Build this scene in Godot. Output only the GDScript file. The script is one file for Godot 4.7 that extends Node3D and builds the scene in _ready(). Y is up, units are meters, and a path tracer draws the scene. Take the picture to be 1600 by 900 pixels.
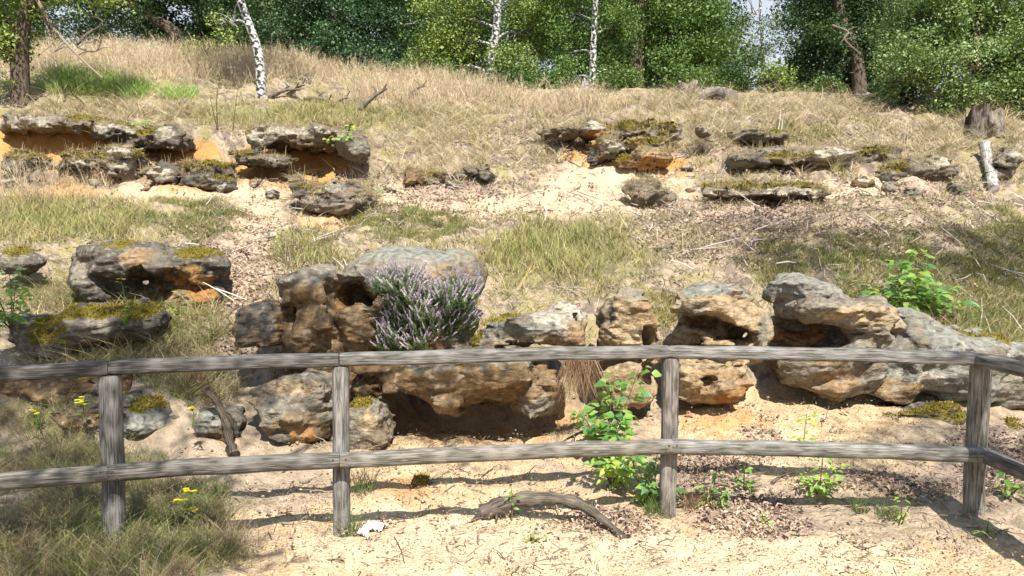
extends Node3D
# A sandy hillside with sandstone boulders behind a wooden fence.
# at(u, v, d): the point that stands d metres in front of the viewpoint, u and v in units of 1/1208 of that distance.
const F := 1208.0
const EYE := 1.7
const PITCH := 0.0628
var rng := RandomNumberGenerator.new()
var used := {}
var M := {}

func _ready():
	rng.seed = 11
	# ---- camera, sky, sun, exposure
	var cam := Camera3D.new()
	cam.name = "camera"
	cam.fov = rad_to_deg(2.0 * atan(450.0 / F))
	cam.position = Vector3(0, EYE, 0)
	cam.rotation.x = -PITCH
	cam.near = 0.05
	cam.far = 400.0
	add_child(cam)
	cam.current = true
	var env := Environment.new()
	env.background_mode = Environment.BG_SKY
	env.tonemap_mode = Environment.TONE_MAPPER_LINEAR
	env.tonemap_exposure = 2.0
	env.sdfgi_enabled = true
	env.ssao_enabled = true
	env.ssil_enabled = true
	var sm := ProceduralSkyMaterial.new()
	sm.sky_top_color = Color(0.70, 0.81, 0.95)
	sm.sky_horizon_color = Color(0.95, 0.97, 0.99)
	sm.sky_curve = 0.4
	sm.ground_bottom_color = Color(0.3, 0.26, 0.2)
	sm.ground_horizon_color = Color(0.5, 0.5, 0.48)
	sm.sky_energy_multiplier = 0.74
	var sky := Sky.new()
	sky.sky_material = sm
	env.sky = sky
	var we := WorldEnvironment.new()
	we.name = "world"
	we.environment = env
	add_child(we)
	var sun := DirectionalLight3D.new()
	sun.name = "sun"
	sun.light_energy = 1.6
	sun.light_color = Color(1.0, 0.97, 0.92)
	sun.light_angular_distance = 0.5
	sun.shadow_enabled = true
	add_child(sun)
	sun.look_at_from_position(Vector3(2.2, 12, 9.0), Vector3.ZERO)
	# ---- the place
	make_noises()
	make_materials()
	make_heights()
	make_ground()
	print("ground ", Time.get_ticks_msec())
	make_rocks()
	print("rocks ", Time.get_ticks_msec())
	make_fence()
	make_trees()
	print("trees ", Time.get_ticks_msec())
	make_grass()
	print("grass ", Time.get_ticks_msec())
	make_plants()
	make_litter()
	print("done ", Time.get_ticks_msec())

# ------------------------------------------------------------------ helpers
func at(u: float, v: float, d: float) -> Vector3:
	var a := (u - 800.0) / F
	var b := -(v - 450.0) / F
	var t := d / (cos(PITCH) + b * sin(PITCH))
	return Vector3(a * t, EYE + t * (b * cos(PITCH) - sin(PITCH)), -d)

func seen(p: Vector3) -> Vector2:
	var q := p - Vector3(0, EYE, 0)
	var f := -q.y * sin(PITCH) - q.z * cos(PITCH)
	if f < 0.05:
		return Vector2(-9999, -9999)
	return Vector2(800.0 + F * q.x / f, 450.0 - F * (q.y * cos(PITCH) - q.z * sin(PITCH)) / f)

func numbered(called: String) -> String:
	if not used.has(called):
		used[called] = 0
		return called
	used[called] += 1
	return "%s_%03d" % [called, used[called]]

func tag(o: Node3D, label: String, category: String, group := "", kind := ""):
	o.set_meta("label", label)
	o.set_meta("category", category)
	if group != "":
		o.set_meta("group", group)
	if kind != "":
		o.set_meta("kind", kind)

func thing(called: String, label: String, category: String, where: Vector3, group := "") -> Node3D:
	var o := Node3D.new()
	o.name = numbered(called)
	add_child(o)
	o.position = where
	tag(o, label, category, group)
	return o

func part(called: String, mesh: Mesh, m: Material, parent: Node3D, t := Transform3D.IDENTITY) -> MeshInstance3D:
	var o := MeshInstance3D.new()
	o.name = called
	o.mesh = mesh
	o.material_override = m
	o.transform = t
	parent.add_child(o, true)
	return o

func solo(called: String, mesh: Mesh, m: Material, where: Vector3, label: String, category: String, group := "") -> MeshInstance3D:
	var o := MeshInstance3D.new()
	o.name = numbered(called)
	o.mesh = mesh
	o.material_override = m
	o.position = where
	add_child(o)
	tag(o, label, category, group)
	return o

func arr_mesh(v: PackedVector3Array, n: PackedVector3Array, idx: PackedInt32Array, c := PackedColorArray(), uv := PackedVector2Array()) -> ArrayMesh:
	var a := []
	a.resize(Mesh.ARRAY_MAX)
	a[Mesh.ARRAY_VERTEX] = v
	if n.size() > 0:
		a[Mesh.ARRAY_NORMAL] = n
	if c.size() > 0:
		a[Mesh.ARRAY_COLOR] = c
	if uv.size() > 0:
		a[Mesh.ARRAY_TEX_UV] = uv
	a[Mesh.ARRAY_INDEX] = idx
	var me := ArrayMesh.new()
	me.add_surface_from_arrays(Mesh.PRIMITIVE_TRIANGLES, a)
	return me

class Geo:
	var v := PackedVector3Array()
	var n := PackedVector3Array()
	var c := PackedColorArray()
	var t := PackedVector2Array()
	var i := PackedInt32Array()
	func tri(a: Vector3, b: Vector3, d: Vector3, col: Color):
		var k := v.size()
		var nn := (d - a).cross(b - a).normalized()
		v.append(a); v.append(b); v.append(d)
		for _j in 3:
			n.append(nn); c.append(col); t.append(Vector2.ZERO)
		i.append(k); i.append(k + 1); i.append(k + 2)

func mesh_of(g: Geo) -> ArrayMesh:
	return arr_mesh(g.v, g.n, g.i, g.c, g.t)

# a tube along pts with radii; rough swells its skin, squash flattens it, notch cuts a lengthwise crack
func tube(g: Geo, pts: Array, rad: Array, sides: int, col := Color.WHITE, rough := 0.0, cap := true, seed_ := 0.0, fr := 9.0):
	var base := g.v.size()
	var m := pts.size()
	var up := Vector3(0.13, 0.2, 0.97).normalized()
	var run := 0.0
	for a in m:
		var dir: Vector3 = (pts[mini(a + 1, m - 1)] - pts[maxi(a - 1, 0)]).normalized()
		var side := dir.cross(up)
		if side.length() < 0.1:
			side = dir.cross(Vector3(1, 0, 0))
		side = side.normalized()
		up = side.cross(dir).normalized()
		if a > 0:
			run += (pts[a] - pts[a - 1]).length()
		for s in sides + 1:
			var th := TAU * s / sides
			var o := side * cos(th) + up * sin(th)
			var r: float = rad[a]
			if rough > 0.0:
				var pp: Vector3 = pts[a] + o * r
				r *= 1.0 + rough * N.bark.get_noise_3d(pp.x * fr + seed_ + (0.0 if s < sides else 0.0), pp.y * fr, pp.z * fr)
			g.v.append(pts[a] + o * r)
			g.n.append(o)
			g.c.append(col)
			g.t.append(Vector2(float(s) / sides, run))
	for a in m - 1:
		for s in sides:
			var q := base + a * (sides + 1) + s
			var w := q + sides + 1
			g.i.append_array([q, q + 1, w, q + 1, w + 1, w])
	if cap:
		for e in [0, m - 1]:
			var k := g.v.size()
			var dir: Vector3 = (pts[1] - pts[0]).normalized() * -1.0 if e == 0 else (pts[m - 1] - pts[m - 2]).normalized()
			g.v.append(pts[e]); g.n.append(dir); g.c.append(col); g.t.append(Vector2(0.5, run))
			for s in sides + 1:
				g.v.append(g.v[base + e * (sides + 1) + s]); g.n.append(dir); g.c.append(col); g.t.append(Vector2(0.5 + 0.02 * cos(TAU * s / sides), run))
			for s in sides:
				if e == 0:
					g.i.append_array([k, k + 2 + s, k + 1 + s])
				else:
					g.i.append_array([k, k + 1 + s, k + 2 + s])

func curve_pts(ctrl: Array, n: int) -> Array:
	var out := []
	var m := ctrl.size()
	for k in n + 1:
		var f := float(k) / n * (m - 1)
		var i := mini(int(f), m - 2)
		var t := f - i
		var p0: Vector3 = ctrl[maxi(i - 1, 0)]
		var p3: Vector3 = ctrl[mini(i + 2, m - 1)]
		out.append((ctrl[i] as Vector3).cubic_interpolate(ctrl[i + 1], p0, p3, t))
	return out

func taper(a: float, b: float, n: int) -> Array:
	var o := []
	for k in n + 1:
		o.append(lerpf(a, b, float(k) / n))
	return o

# ------------------------------------------------------------------ noise and materials
var N := {}
func noise(kind: int, freq: float, oct: int, s: int) -> FastNoiseLite:
	var n := FastNoiseLite.new()
	n.noise_type = kind
	n.frequency = freq
	n.seed = s
	if oct > 1:
		n.fractal_type = FastNoiseLite.FRACTAL_FBM
		n.fractal_octaves = oct
	else:
		n.fractal_type = FastNoiseLite.FRACTAL_NONE
	return n

func make_noises():
	var S := FastNoiseLite.TYPE_SIMPLEX_SMOOTH
	N.bark = noise(S, 1.0, 2, 3)
	N.low = noise(S, 1.0, 1, 5)
	N.low2 = noise(S, 1.0, 1, 6)
	N.fbm = noise(S, 1.0, 4, 8)
	N.fbm3 = noise(S, 1.0, 3, 18)
	N.ridge = noise(S, 1.0, 3, 9)
	N.ridge.fractal_type = FastNoiseLite.FRACTAL_RIDGED
	N.cell = noise(FastNoiseLite.TYPE_CELLULAR, 1.0, 1, 14)
	N.cell.cellular_return_type = FastNoiseLite.RETURN_DISTANCE

func tex(n: FastNoiseLite, w: int, h: int, stops: Array, cols: Array) -> ImageTexture:
	var im := n.get_seamless_image(w, h, false, false, 0.12, true)
	var ramp := Gradient.new()
	ramp.offsets = PackedFloat32Array(stops)
	ramp.colors = PackedColorArray(cols)
	var out := Image.create(w, h, false, Image.FORMAT_RGB8)
	for y in h:
		for x in w:
			out.set_pixel(x, y, ramp.sample(im.get_pixel(x, y).r))
	out.generate_mipmaps()
	return ImageTexture.create_from_image(out)

func raw_tex(n: FastNoiseLite, w: int, h: int) -> ImageTexture:
	return ImageTexture.create_from_image(n.get_seamless_image(w, h, false, false, 0.12, true))

func gritty(freq: float, s: int) -> FastNoiseLite:
	var n := noise(FastNoiseLite.TYPE_SIMPLEX_SMOOTH, freq, 6, s)
	n.fractal_gain = 0.66
	return n

# split, greyed timber: fine fibres, wandering growth rings, bleached and blackened blotches
func wood_tex(relief: bool) -> ImageTexture:
	var out := Image.create(512, 512, false, Image.FORMAT_RGB8)
	var a: FastNoiseLite = N.fbm3
	var b: FastNoiseLite = N.low
	for y in 512:
		for x in 512:
			var u := absf(x - 256.0)
			var w := absf(y - 256.0)
			var warp: float = b.get_noise_2d(u * 0.012, w * 0.008) * 26.0
			var fib: float = a.get_noise_2d(u * 0.16, w * 0.007)
			var ring: float = a.get_noise_2d((u + warp) * 0.06 + 40.0, w * 0.0035)
			var blot: float = N.fbm.get_noise_2d(u * 0.010 + 9.0, w * 0.012)
			var t := 0.36 + fib * 0.34 + ring * 0.2
			if relief:
				out.set_pixel(x, y, Color(t, t, t))
			else:
				t = clampf(t + blot * 0.24, 0.08, 0.75)
				var c := Color(t, t, t)
				if blot < -0.15:
					c = c.lerp(Color(t * 0.9, t * 0.93, t * 0.84), 0.6)
				out.set_pixel(x, y, c.linear_to_srgb())
	return ImageTexture.create_from_image(out)

func normal_tex(n: FastNoiseLite, w: int, k: float) -> ImageTexture:
	var im := n.get_seamless_image(w, w, false, false, 0.12, true)
	im.convert(Image.FORMAT_RGBA8)
	im.bump_map_to_normal_map(k)
	return ImageTexture.create_from_image(im)

func mat(col: Color, rough := 0.95, vc := false) -> StandardMaterial3D:
	var m := StandardMaterial3D.new()
	m.albedo_color = col.linear_to_srgb()
	m.roughness = rough
	m.metallic_specular = 0.25
	m.vertex_color_use_as_albedo = vc
	return m

func g3(x: float) -> Color:
	return Color(x, x, x).linear_to_srgb()

func leaf_mat(col: Color, shine := 0.5) -> StandardMaterial3D:
	var m := mat(col, shine)
	m.metallic_specular = 0.4
	m.backlight_enabled = true
	m.backlight = Color(0.62, 0.7, 0.32)
	m.cull_mode = BaseMaterial3D.CULL_DISABLED
	return m

func make_materials():
	var S := FastNoiseLite.TYPE_SIMPLEX_SMOOTH
	# ground: grainy sand and crumbs
	var gt := noise(S, 0.055, 4, 31)
	var m := mat(Color(1, 1, 1), 1.0, true)
	m.albedo_texture = tex(gt, 512, 512, [0.0, 0.30, 0.42, 0.6, 1.0], [g3(0.62), g3(0.82), g3(0.95), g3(1.0), g3(1.0)])
	m.uv1_triplanar = true
	m.uv1_world_triplanar = true
	m.uv1_scale = Vector3(1.3, 1.3, 1.3)
	m.normal_enabled = true
	m.normal_texture = normal_tex(noise(S, 0.05, 5, 32), 512, 10.0)
	M.ground = m
	# rock: grain, pits, pale lichen flecks
	m = mat(Color(1, 1, 1), 0.95, true)
	m.albedo_texture = tex(gritty(0.028, 41), 512, 512, [0.0, 0.3, 0.42, 0.55, 0.7, 1.0], [g3(0.30), g3(0.5), g3(0.8), g3(0.95), g3(1.0), g3(1.0)])
	m.uv1_triplanar = true
	m.uv1_world_triplanar = true
	m.uv1_scale = Vector3(0.9, 1.9, 0.9)
	m.normal_enabled = true
	m.normal_texture = normal_tex(gritty(0.02, 42), 512, 17.0)
	M.rock = m
	# weathered wood
	var wn := noise(S, 0.02, 4, 51)
	wn.domain_warp_enabled = true
	wn.domain_warp_amplitude = 12.0
	wn.domain_warp_frequency = 0.008
	m = mat(Color(0.51, 0.495, 0.475), 0.9, true)
	m.albedo_texture = wood_tex(false)
	m.heightmap_enabled = true
	m.heightmap_scale = 0.5
	m.heightmap_texture = wood_tex(true)
	m.uv1_scale = Vector3(1.0, 0.9, 1.0)
	M.wood = m
	# birch bark
	var bn := noise(S, 0.02, 4, 61)
	m = mat(Color(1, 1, 1), 0.8, true)
	m.albedo_texture = tex(bn, 256, 256, [0.0, 0.42, 0.46, 0.52, 1.0], [g3(0.03), g3(0.06), g3(0.2), g3(0.45), g3(0.62)])
	m.uv1_scale = Vector3(1.0, 2.2, 1.0)
	M.birch = m
	m = mat(Color(0.13, 0.105, 0.08), 0.95, true)
	m.albedo_texture = tex(bn, 256, 256, [0.0, 0.4, 0.6, 1.0], [g3(0.3), g3(0.7), g3(1.0), g3(1.0)])
	m.uv1_scale = Vector3(3.0, 0.8, 1.0)
	m.heightmap_enabled = true
	m.heightmap_scale = 2.0
	m.heightmap_texture = raw_tex(bn, 256, 256)
	M.bark = m
	# log and dead wood
	m = mat(Color(0.5, 0.43, 0.36), 0.9, true)
	m.albedo_texture = M.wood.albedo_texture
	m.heightmap_enabled = true
	m.heightmap_scale = 0.8
	m.heightmap_texture = M.wood.heightmap_texture
	m.uv1_scale = Vector3(1.0, 1.2, 1.0)
	M.dead = m
	M.bleached = m.duplicate()
	M.bleached.albedo_color = Color(0.95, 0.9, 0.84).linear_to_srgb()
	M.twig = mat(Color(0.24, 0.19, 0.15), 0.95, true)
	M.grass = leaf_mat(Color(1, 1, 1), 0.6)
	M.grass.vertex_color_use_as_albedo = true
	M.grass.backlight = Color(0.5, 0.5, 0.4)
	M.litter = mat(Color(1, 1, 1), 0.8, true)
	M.moss = mat(Color(1, 1, 1), 1.0, true)
	M.leaves = leaf_mat(Color(1, 1, 1), 0.5)
	M.leaves.vertex_color_use_as_albedo = true
	M.paper = mat(Color(0.8, 0.8, 0.8), 0.9)

# ------------------------------------------------------------------ ground
const COLS := [0, 200, 400, 600, 800, 1000, 1200, 1400, 1600]
# [distance, picture rows of the bare slope at the nine bearings]
const ROWS := [
	[5.2, 748, 750, 757, 758, 757, 748, 742, 740, 738],
	[5.7, 690, 708, 712, 712, 714, 706, 692, 690, 692],
	[6.1, 600, 612, 668, 690, 692, 672, 660, 658, 668],
	[6.6, 556, 566, 606, 668, 676, 640, 628, 628, 612],
	[7.0, 528, 538, 550, 640, 655, 570, 580, 575, 570],
	[7.3, 506, 512, 512, 512, 522, 512, 512, 512, 545],
	[8.0, 440, 470, 445, 445, 452, 445, 435, 440, 482],
	[9.0, 384, 388, 398, 392, 396, 388, 378, 380, 415],
	[10.5, 338, 340, 345, 345, 350, 342, 336, 334, 352],
	[11.5, 300, 306, 314, 314, 318, 320, 318, 308, 312],
	[12.2, 272, 280, 290, 290, 290, 292, 285, 280, 280],
	[12.9, 226, 242, 262, 266, 264, 264, 262, 258, 252],
	[13.3, 182, 196, 212, 238, 242, 236, 236, 236, 228],
	[14.5, 152, 162, 176, 198, 207, 202, 197, 194, 197],
	[16.0, 117, 122, 136, 158, 168, 166, 166, 167, 172],
	[17.5, 97, 94, 106, 132, 146, 147, 152, 152, 154],
	[19.0, 90, 88, 98, 126, 141, 143, 148, 149, 151]]
const S0 := -600.0
const SN := 141
const DN := 801
var HG := PackedFloat32Array()

func make_heights():
	var rows := []
	for d in [0.0, 3.4, 4.5]:
		var hs := []
		for k in 9:
			hs.append(0.0 if d < 4.0 else [0.03, 0.0, 0.0, 0.0, 0.0, 0.01, 0.02, 0.04, 0.06][k])
		rows.append([d, hs])
	for r in ROWS:
		var hs := []
		for k in 9:
			hs.append(at(800, r[k + 1], r[0]).y)
		rows.append([r[0], hs])
	var top: Array = rows[-1][1]
	rows.append([23.0, top.map(func(x): return x + 0.35)])
	rows.append([45.0, top.map(func(x): return x + 0.2)])
	HG.resize(SN * DN)
	var ri := 0
	for j in DN:
		var d := j * 0.05
		while ri < rows.size() - 2 and d > rows[ri + 1][0]:
			ri += 1
		var t: float = clampf((d - rows[ri][0]) / (rows[ri + 1][0] - rows[ri][0]), 0, 1)
		var ha: Array = rows[ri][1]
		var hb: Array = rows[ri + 1][1]
		for i in SN:
			var c := clampf((S0 + i * 20.0) / 200.0, 0.0, 7.999)
			var ci := int(c)
			var f := c - ci
			f = f * f * (3.0 - 2.0 * f)
			HG[j * SN + i] = lerpf(lerpf(ha[ci], ha[ci + 1], f), lerpf(hb[ci], hb[ci + 1], f), t)
	for pass_ in 2:
		var o := HG.duplicate()
		for j in range(1, DN - 1):
			for i in range(1, SN - 1):
				var k := j * SN + i
				o[k] = (HG[k] * 2.0 + HG[k - 1] + HG[k + 1] + HG[k - SN] * 2.0 + HG[k + SN] * 2.0) / 8.0
		HG = o

func height(x: float, z: float) -> float:
	var d := clampf(-z, 0.0, 39.9)
	var s := clampf((800.0 + F * x / maxf(-z, 2.0) - S0) / 20.0, 0.0, SN - 1.001)
	var fj := d / 0.05
	var j := int(fj)
	var i := int(s)
	var a := s - i
	var k := j * SN + i
	var h := lerpf(lerpf(HG[k], HG[k + 1], a), lerpf(HG[k + SN], HG[k + SN + 1], a), fj - j)
	var far := smoothstep(5.5, 8.0, -z)
	h += N.low.get_noise_2d(x * 0.9, z * 0.9) * 0.09 * far
	h += N.fbm.get_noise_2d(x * 1.7 + 40.0, z * 1.7) * lerpf(0.05, 0.12, far)
	h += N.fbm3.get_noise_2d(x * 7.0, z * 7.0) * lerpf(0.013, 0.024, far)
	return h

func blob(u: float, v: float, zs: Array) -> float:
	var best := -9.0
	for z in zs:
		var a: float = (u - z[0]) / z[2]
		var b: float = (v - z[1]) / z[3]
		best = maxf(best, 1.0 - (a * a + b * b))
	return best

# what covers the slope, by bearing and row
const Z_SAND := [[760, 850, 430, 105], [1130, 885, 480, 52], [700, 720, 200, 60], [640, 690, 110, 45], [860, 690, 120, 40], [1230, 660, 190, 62], [1090, 665, 90, 40], [1330, 735, 150, 40],
	[960, 292, 120, 42], [870, 318, 100, 22], [540, 345, 70, 16], [260, 300, 110, 14], [400, 300, 60, 22], [1290, 300, 120, 14], [1400, 290, 70, 20], [380, 430, 50, 70], [400, 350, 50, 40], [720, 325, 110, 20], [640, 300, 60, 20], [1180, 335, 90, 14]]
const Z_PALE := [[990, 275, 50, 18], [760, 850, 300, 60], [1150, 700, 130, 30], [1180, 870, 260, 40], [1290, 268, 70, 10]]
const Z_ORANGE := [[60, 225, 120, 38], [250, 248, 100, 34], [455, 262, 95, 36], [1030, 258, 50, 18], [630, 765, 48, 13], [1300, 560, 110, 40], [1130, 660, 60, 30], [740, 650, 170, 36], [90, 300, 90, 10], [300, 290, 60, 12], [510, 345, 50, 14], [930, 235, 60, 22]]
const Z_LITTER := [[1160, 790, 130, 40], [1090, 740, 80, 34], [1210, 815, 70, 28], [1550, 730, 90, 70], [1420, 760, 120, 26], [1190, 690, 30, 40], [380, 440, 70, 80], [960, 820, 70, 24], [1220, 350, 220, 40], [1130, 390, 110, 30], [700, 290, 80, 30], [1450, 300, 100, 24], [1200, 230, 160, 22], [860, 210, 80, 26], [330, 560, 80, 60]]
const Z_GREEN := [[880, 400, 150, 60], [110, 345, 170, 42], [510, 182, 260, 24], [150, 138, 100, 26], [100, 640, 110, 40], [150, 850, 260, 90], [240, 520, 110, 40], [470, 395, 80, 30], [1230, 215, 120, 16], [1550, 540, 90, 40]]

func make_ground():
	var ds := []
	var d := -14.0
	while d < 2.6:
		ds.append(d)
		d += 0.4 if d < 1.5 else 0.2
	d = 2.6
	while d < 24.0:
		ds.append(d)
		d += 0.0045 * d + 0.004
	while d < 160.0:
		ds.append(d)
		d *= 1.12
	var cs := []
	var c := -0.76
	while c < 0.7601:
		cs.append(c)
		c += 0.0046
	for k in 9:
		cs.append(0.76 + 0.10 * pow(1.75, k))
		cs.push_front(-0.76 - 0.10 * pow(1.75, k))
	var w := cs.size()
	var v := PackedVector3Array()
	var col := PackedColorArray()
	for dd in ds:
		for cc in cs:
			var x: float = cc * maxf(dd, 2.0)
			var p := Vector3(x, height(x, -dd), -dd)
			v.append(p)
			col.append(ground_color(p))
	var n := PackedVector3Array()
	n.resize(v.size())
	var idx := PackedInt32Array()
	for j in ds.size() - 1:
		for i in w - 1:
			var k := j * w + i
			var a := v[k]
			var nn := (v[k + 1] - a).cross(v[k + w] - a)
			n[k] += nn
			n[k + 1] += nn
			n[k + w] += nn
			n[k + w + 1] += nn
			idx.append_array([k, k + w, k + 1, k + 1, k + w, k + w + 1])
	for k in n.size():
		n[k] = n[k].normalized()
	var g := MeshInstance3D.new()
	g.name = numbered("ground")
	g.mesh = arr_mesh(v, n, idx, col)
	g.material_override = M.ground
	add_child(g)
	tag(g, "sandy hillside with bare sand, leaf litter and grass rising behind the fence", "ground", "", "structure")

func d_of(p: Vector3) -> float:
	return -p.z

func ground_color(p: Vector3) -> Color:
	var s := seen(p)
	var u := s.x
	var v := s.y
	if p.z > -1.0:
		u = 800.0
		v = 900.0
	var n1: float = N.fbm.get_noise_2d(p.x * 2.2, p.z * 2.2)
	var n2: float = N.fbm3.get_noise_2d(p.x * 9.0 + 9.0, p.z * 9.0)
	var n3: float = N.fbm3.get_noise_2d(p.x * 26.0, p.z * 26.0 + 5.0)
	u += n1 * 60.0 / maxf(1.0, -p.z / 6.0)
	v += n1 * 30.0 / maxf(1.0, -p.z / 6.0)
	var soil := Color(0.36, 0.285, 0.21)
	var c := soil.lerp(Color(0.23, 0.185, 0.125), clampf(n2 * 1.6 + 0.3, 0, 1))
	if -p.z > 6.8 and n1 + n2 * 0.6 > 0.2:
		c = c.lerp(Color(0.25, 0.22, 0.09), 0.7)
	elif -p.z > 6.8 and n1 - n2 * 0.8 < -0.22:
		c = Color(0.17, 0.135, 0.11)
	if blob(u, v, Z_GREEN) + n2 * 0.9 > 0.1:
		c = Color(0.19, 0.18, 0.075).lerp(c, clampf(0.4 + n2, 0, 1))
	var sand := blob(u, v, Z_SAND) + n2 * 0.55 + n3 * 0.25
	if v > 860.0 and u > 380.0:
		sand = maxf(sand, 0.5 + n2)
	if sand > 0.0:
		var t := clampf(sand * 4.0, 0, 1)
		c = c.lerp(Color(0.48, 0.365, 0.23).lerp(Color(0.395, 0.285, 0.17), clampf(n2 * 1.4 + 0.25, 0, 1)), t)
		if blob(u, v, Z_PALE) + n2 * 0.5 > 0.0:
			c = c.lerp(Color(0.55, 0.445, 0.305), 0.7 * t)
		if p.z < -8.0:
			c = c.lerp(Color(0.46, 0.36, 0.27), 0.6)
	if blob(u, v, Z_ORANGE) + n2 * 0.45 > 0.0:
		c = c.lerp(Color(0.50, 0.255, 0.09).lerp(Color(0.42, 0.225, 0.09), clampf(n2 * 2.0 + 0.4, 0, 1)), clampf(0.5 + n3 * 1.5, 0.3, 1.0) if d_of(p) < 12.6 else 1.0)
	if blob(u, v, Z_LITTER) + n2 * 1.1 + n3 * 0.4 > 0.25:
		c = c.lerp(Color(0.27, 0.205, 0.165), 0.55)
	return c

# ------------------------------------------------------------------ sandstone
const ROCK_COL := {
	"tan": Color(0.289, 0.199, 0.110), "grey": Color(0.225, 0.200, 0.159), "dark": Color(0.115, 0.105, 0.090), "pale": Color(0.419, 0.383, 0.315),
	"ochre": Color(0.334, 0.171, 0.060), "brown": Color(0.155, 0.100, 0.054), "umber": Color(0.213, 0.144, 0.082), "moss": Color(0.175, 0.145, 0.028), "cream": Color(0.365, 0.276, 0.169), "blue": Color(0.230, 0.229, 0.198)}  # umber: tan with partial shade put into the colour, also a brown front

# shapes, cuts: [u, v, half width, half height, metres behind the front, half depth, boxy, roll in degrees]
# patches: [u, v, half width, half height, metres behind, half depth, colour]; moss: the same without the colour
func rock(label: String, d: float, cell: float, shapes: Array, cuts: Array, base: String, patches: Array, moss: Array, rough := 0.0, called := "boulder", group := ""):
	if rough == 0.0:
		rough = 1.0 if d < 9.0 else 1.55
	var sc := d / F
	var nb := shapes.size()
	var all := shapes + cuts
	var prim := []
	var rr := RandomNumberGenerator.new()
	rr.seed = hash(label)
	var lo := Vector3(1e9, 1e9, 1e9)
	var hi := -lo
	for k in all.size():
		var s: Array = all[k]
		var c := at(s[0], s[1], d)
		c.z = -d - s[4]
		var r := Vector3(s[2] * sc, s[3] * sc, s[5])
		var rot := deg_to_rad(-(s[7] if s.size() > 7 else 0.0))
		var planes := []
		if k < nb and r.y > 0.09:
			for t in int(8.0 * rough * rough):
				var pn := Vector3(rr.randfn(), rr.randfn() * 0.8, rr.randfn()).normalized()
				planes.append(Plane(pn, (r * pn).length() * rr.randf_range(0.74, 0.93)))
		prim.append([c, r, s.size() > 6 and s[6] > 0, cos(rot), sin(rot), planes])
		if k < nb:
			var e := Vector3(absf(r.x * cos(rot)) + absf(r.y * sin(rot)), absf(r.y * cos(rot)) + absf(r.x * sin(rot)), r.z)
			lo = lo.min(c - e)
			hi = hi.max(c + e)
	var pad := Vector3.ONE * (cell * 2.0 + 0.05 * rough + 0.01)
	lo -= pad
	hi += pad
	var nx := int((hi.x - lo.x) / cell) + 2
	var ny := int((hi.y - lo.y) / cell) + 2
	var nz := int((hi.z - lo.z) / cell) + 2
	var f := PackedFloat32Array()
	f.resize(nx * ny * nz)
	var low: FastNoiseLite = N.low
	var low2: FastNoiseLite = N.low2
	var rid: FastNoiseLite = N.ridge
	var cel: FastNoiseLite = N.cell
	var fb: FastNoiseLite = N.fbm
	var k := 0
	var band := 0.07 * rough + cell * 1.5
	# the smooth body on a grid twice as coarse, the fine relief on the full one
	var cx := nx / 2 + 2
	var cy := ny / 2 + 2
	var cz := nz / 2 + 2
	var co := PackedFloat32Array()
	co.resize(cx * cy * cz)
	var c2 := cell * 2.0
	for iz in cz:
		for iy in cy:
			for ix in cx:
				var p := lo + Vector3(ix, iy, iz) * c2
				var q := Vector3(p.x + low.get_noise_3dv(p * 2.3) * 0.07 * rough, p.y + low2.get_noise_3dv(p * 2.6) * 0.045 * rough, p.z + low.get_noise_3d(p.y * 2.3 + 7.0, p.z * 2.3, p.x * 2.3) * 0.07 * rough)
				var dd := 9.0
				for b in nb:
					dd = smin(dd, prim_d(q, prim[b]), 0.014)
				if dd < band:
					for b in range(nb, prim.size()):
						dd = -smin(-dd, prim_d(q, prim[b]), 0.02)
				co[k] = dd
				k += 1
	k = 0
	var row := PackedFloat32Array()
	row.resize(cx)
	for iz in nz:
		var z0 := (iz >> 1) * cx * cy
		var z1 := ((iz + 1) >> 1) * cx * cy
		for iy in ny:
			var y0 := (iy >> 1) * cx
			var y1 := ((iy + 1) >> 1) * cx
			for ix in cx:
				row[ix] = (co[z0 + y0 + ix] + co[z0 + y1 + ix] + co[z1 + y0 + ix] + co[z1 + y1 + ix]) * 0.25
			var edge := iy == 0 or iz == 0 or iy == ny - 1 or iz == nz - 1
			for ix in nx:
				var dd := (row[ix >> 1] + row[(ix + 1) >> 1]) * 0.5
				if absf(dd) < band:
					var p := lo + Vector3(ix, iy, iz) * cell
					dd += rough * (rid.get_noise_3d(p.x * 1.7, p.y * 3.2, p.z * 1.7) * -0.026 + maxf(rid.get_noise_3d(p.x * 3.0 + 9.0, p.y * 8.0, p.z * 3.0), 0.0) * 0.034 + fb.get_noise_3d(p.x * 6.0, p.y * 16.0, p.z * 6.0) * 0.012 + (cel.get_noise_3d(p.x * 3.6, p.y * 6.0, p.z * 3.6) + 0.55) * 0.022)
					if d > 9.0:
						dd += fb.get_noise_3d(p.z * 7.0, p.x * 7.0, p.y * 11.0) * 0.055
				if edge or ix == 0 or ix == nx - 1:
					dd = maxf(dd, cell)
				f[k] = dd
				k += 1
	var org := Vector3((lo.x + hi.x) * 0.5, lo.y, (lo.z + hi.z) * 0.5)
	# surface nets
	var id := PackedInt32Array()
	id.resize(f.size())
	id.fill(-1)
	var vs := PackedVector3Array()
	var ns := PackedVector3Array()
	var sxy := nx * ny
	var off := [0, 1, nx, nx + 1, sxy, sxy + 1, sxy + nx, sxy + nx + 1]
	var cor := [Vector3(0, 0, 0), Vector3(1, 0, 0), Vector3(0, 1, 0), Vector3(1, 1, 0), Vector3(0, 0, 1), Vector3(1, 0, 1), Vector3(0, 1, 1), Vector3(1, 1, 1)]
	var edges := [[0, 1], [2, 3], [4, 5], [6, 7], [0, 2], [1, 3], [4, 6], [5, 7], [0, 4], [1, 5], [2, 6], [3, 7]]
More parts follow.
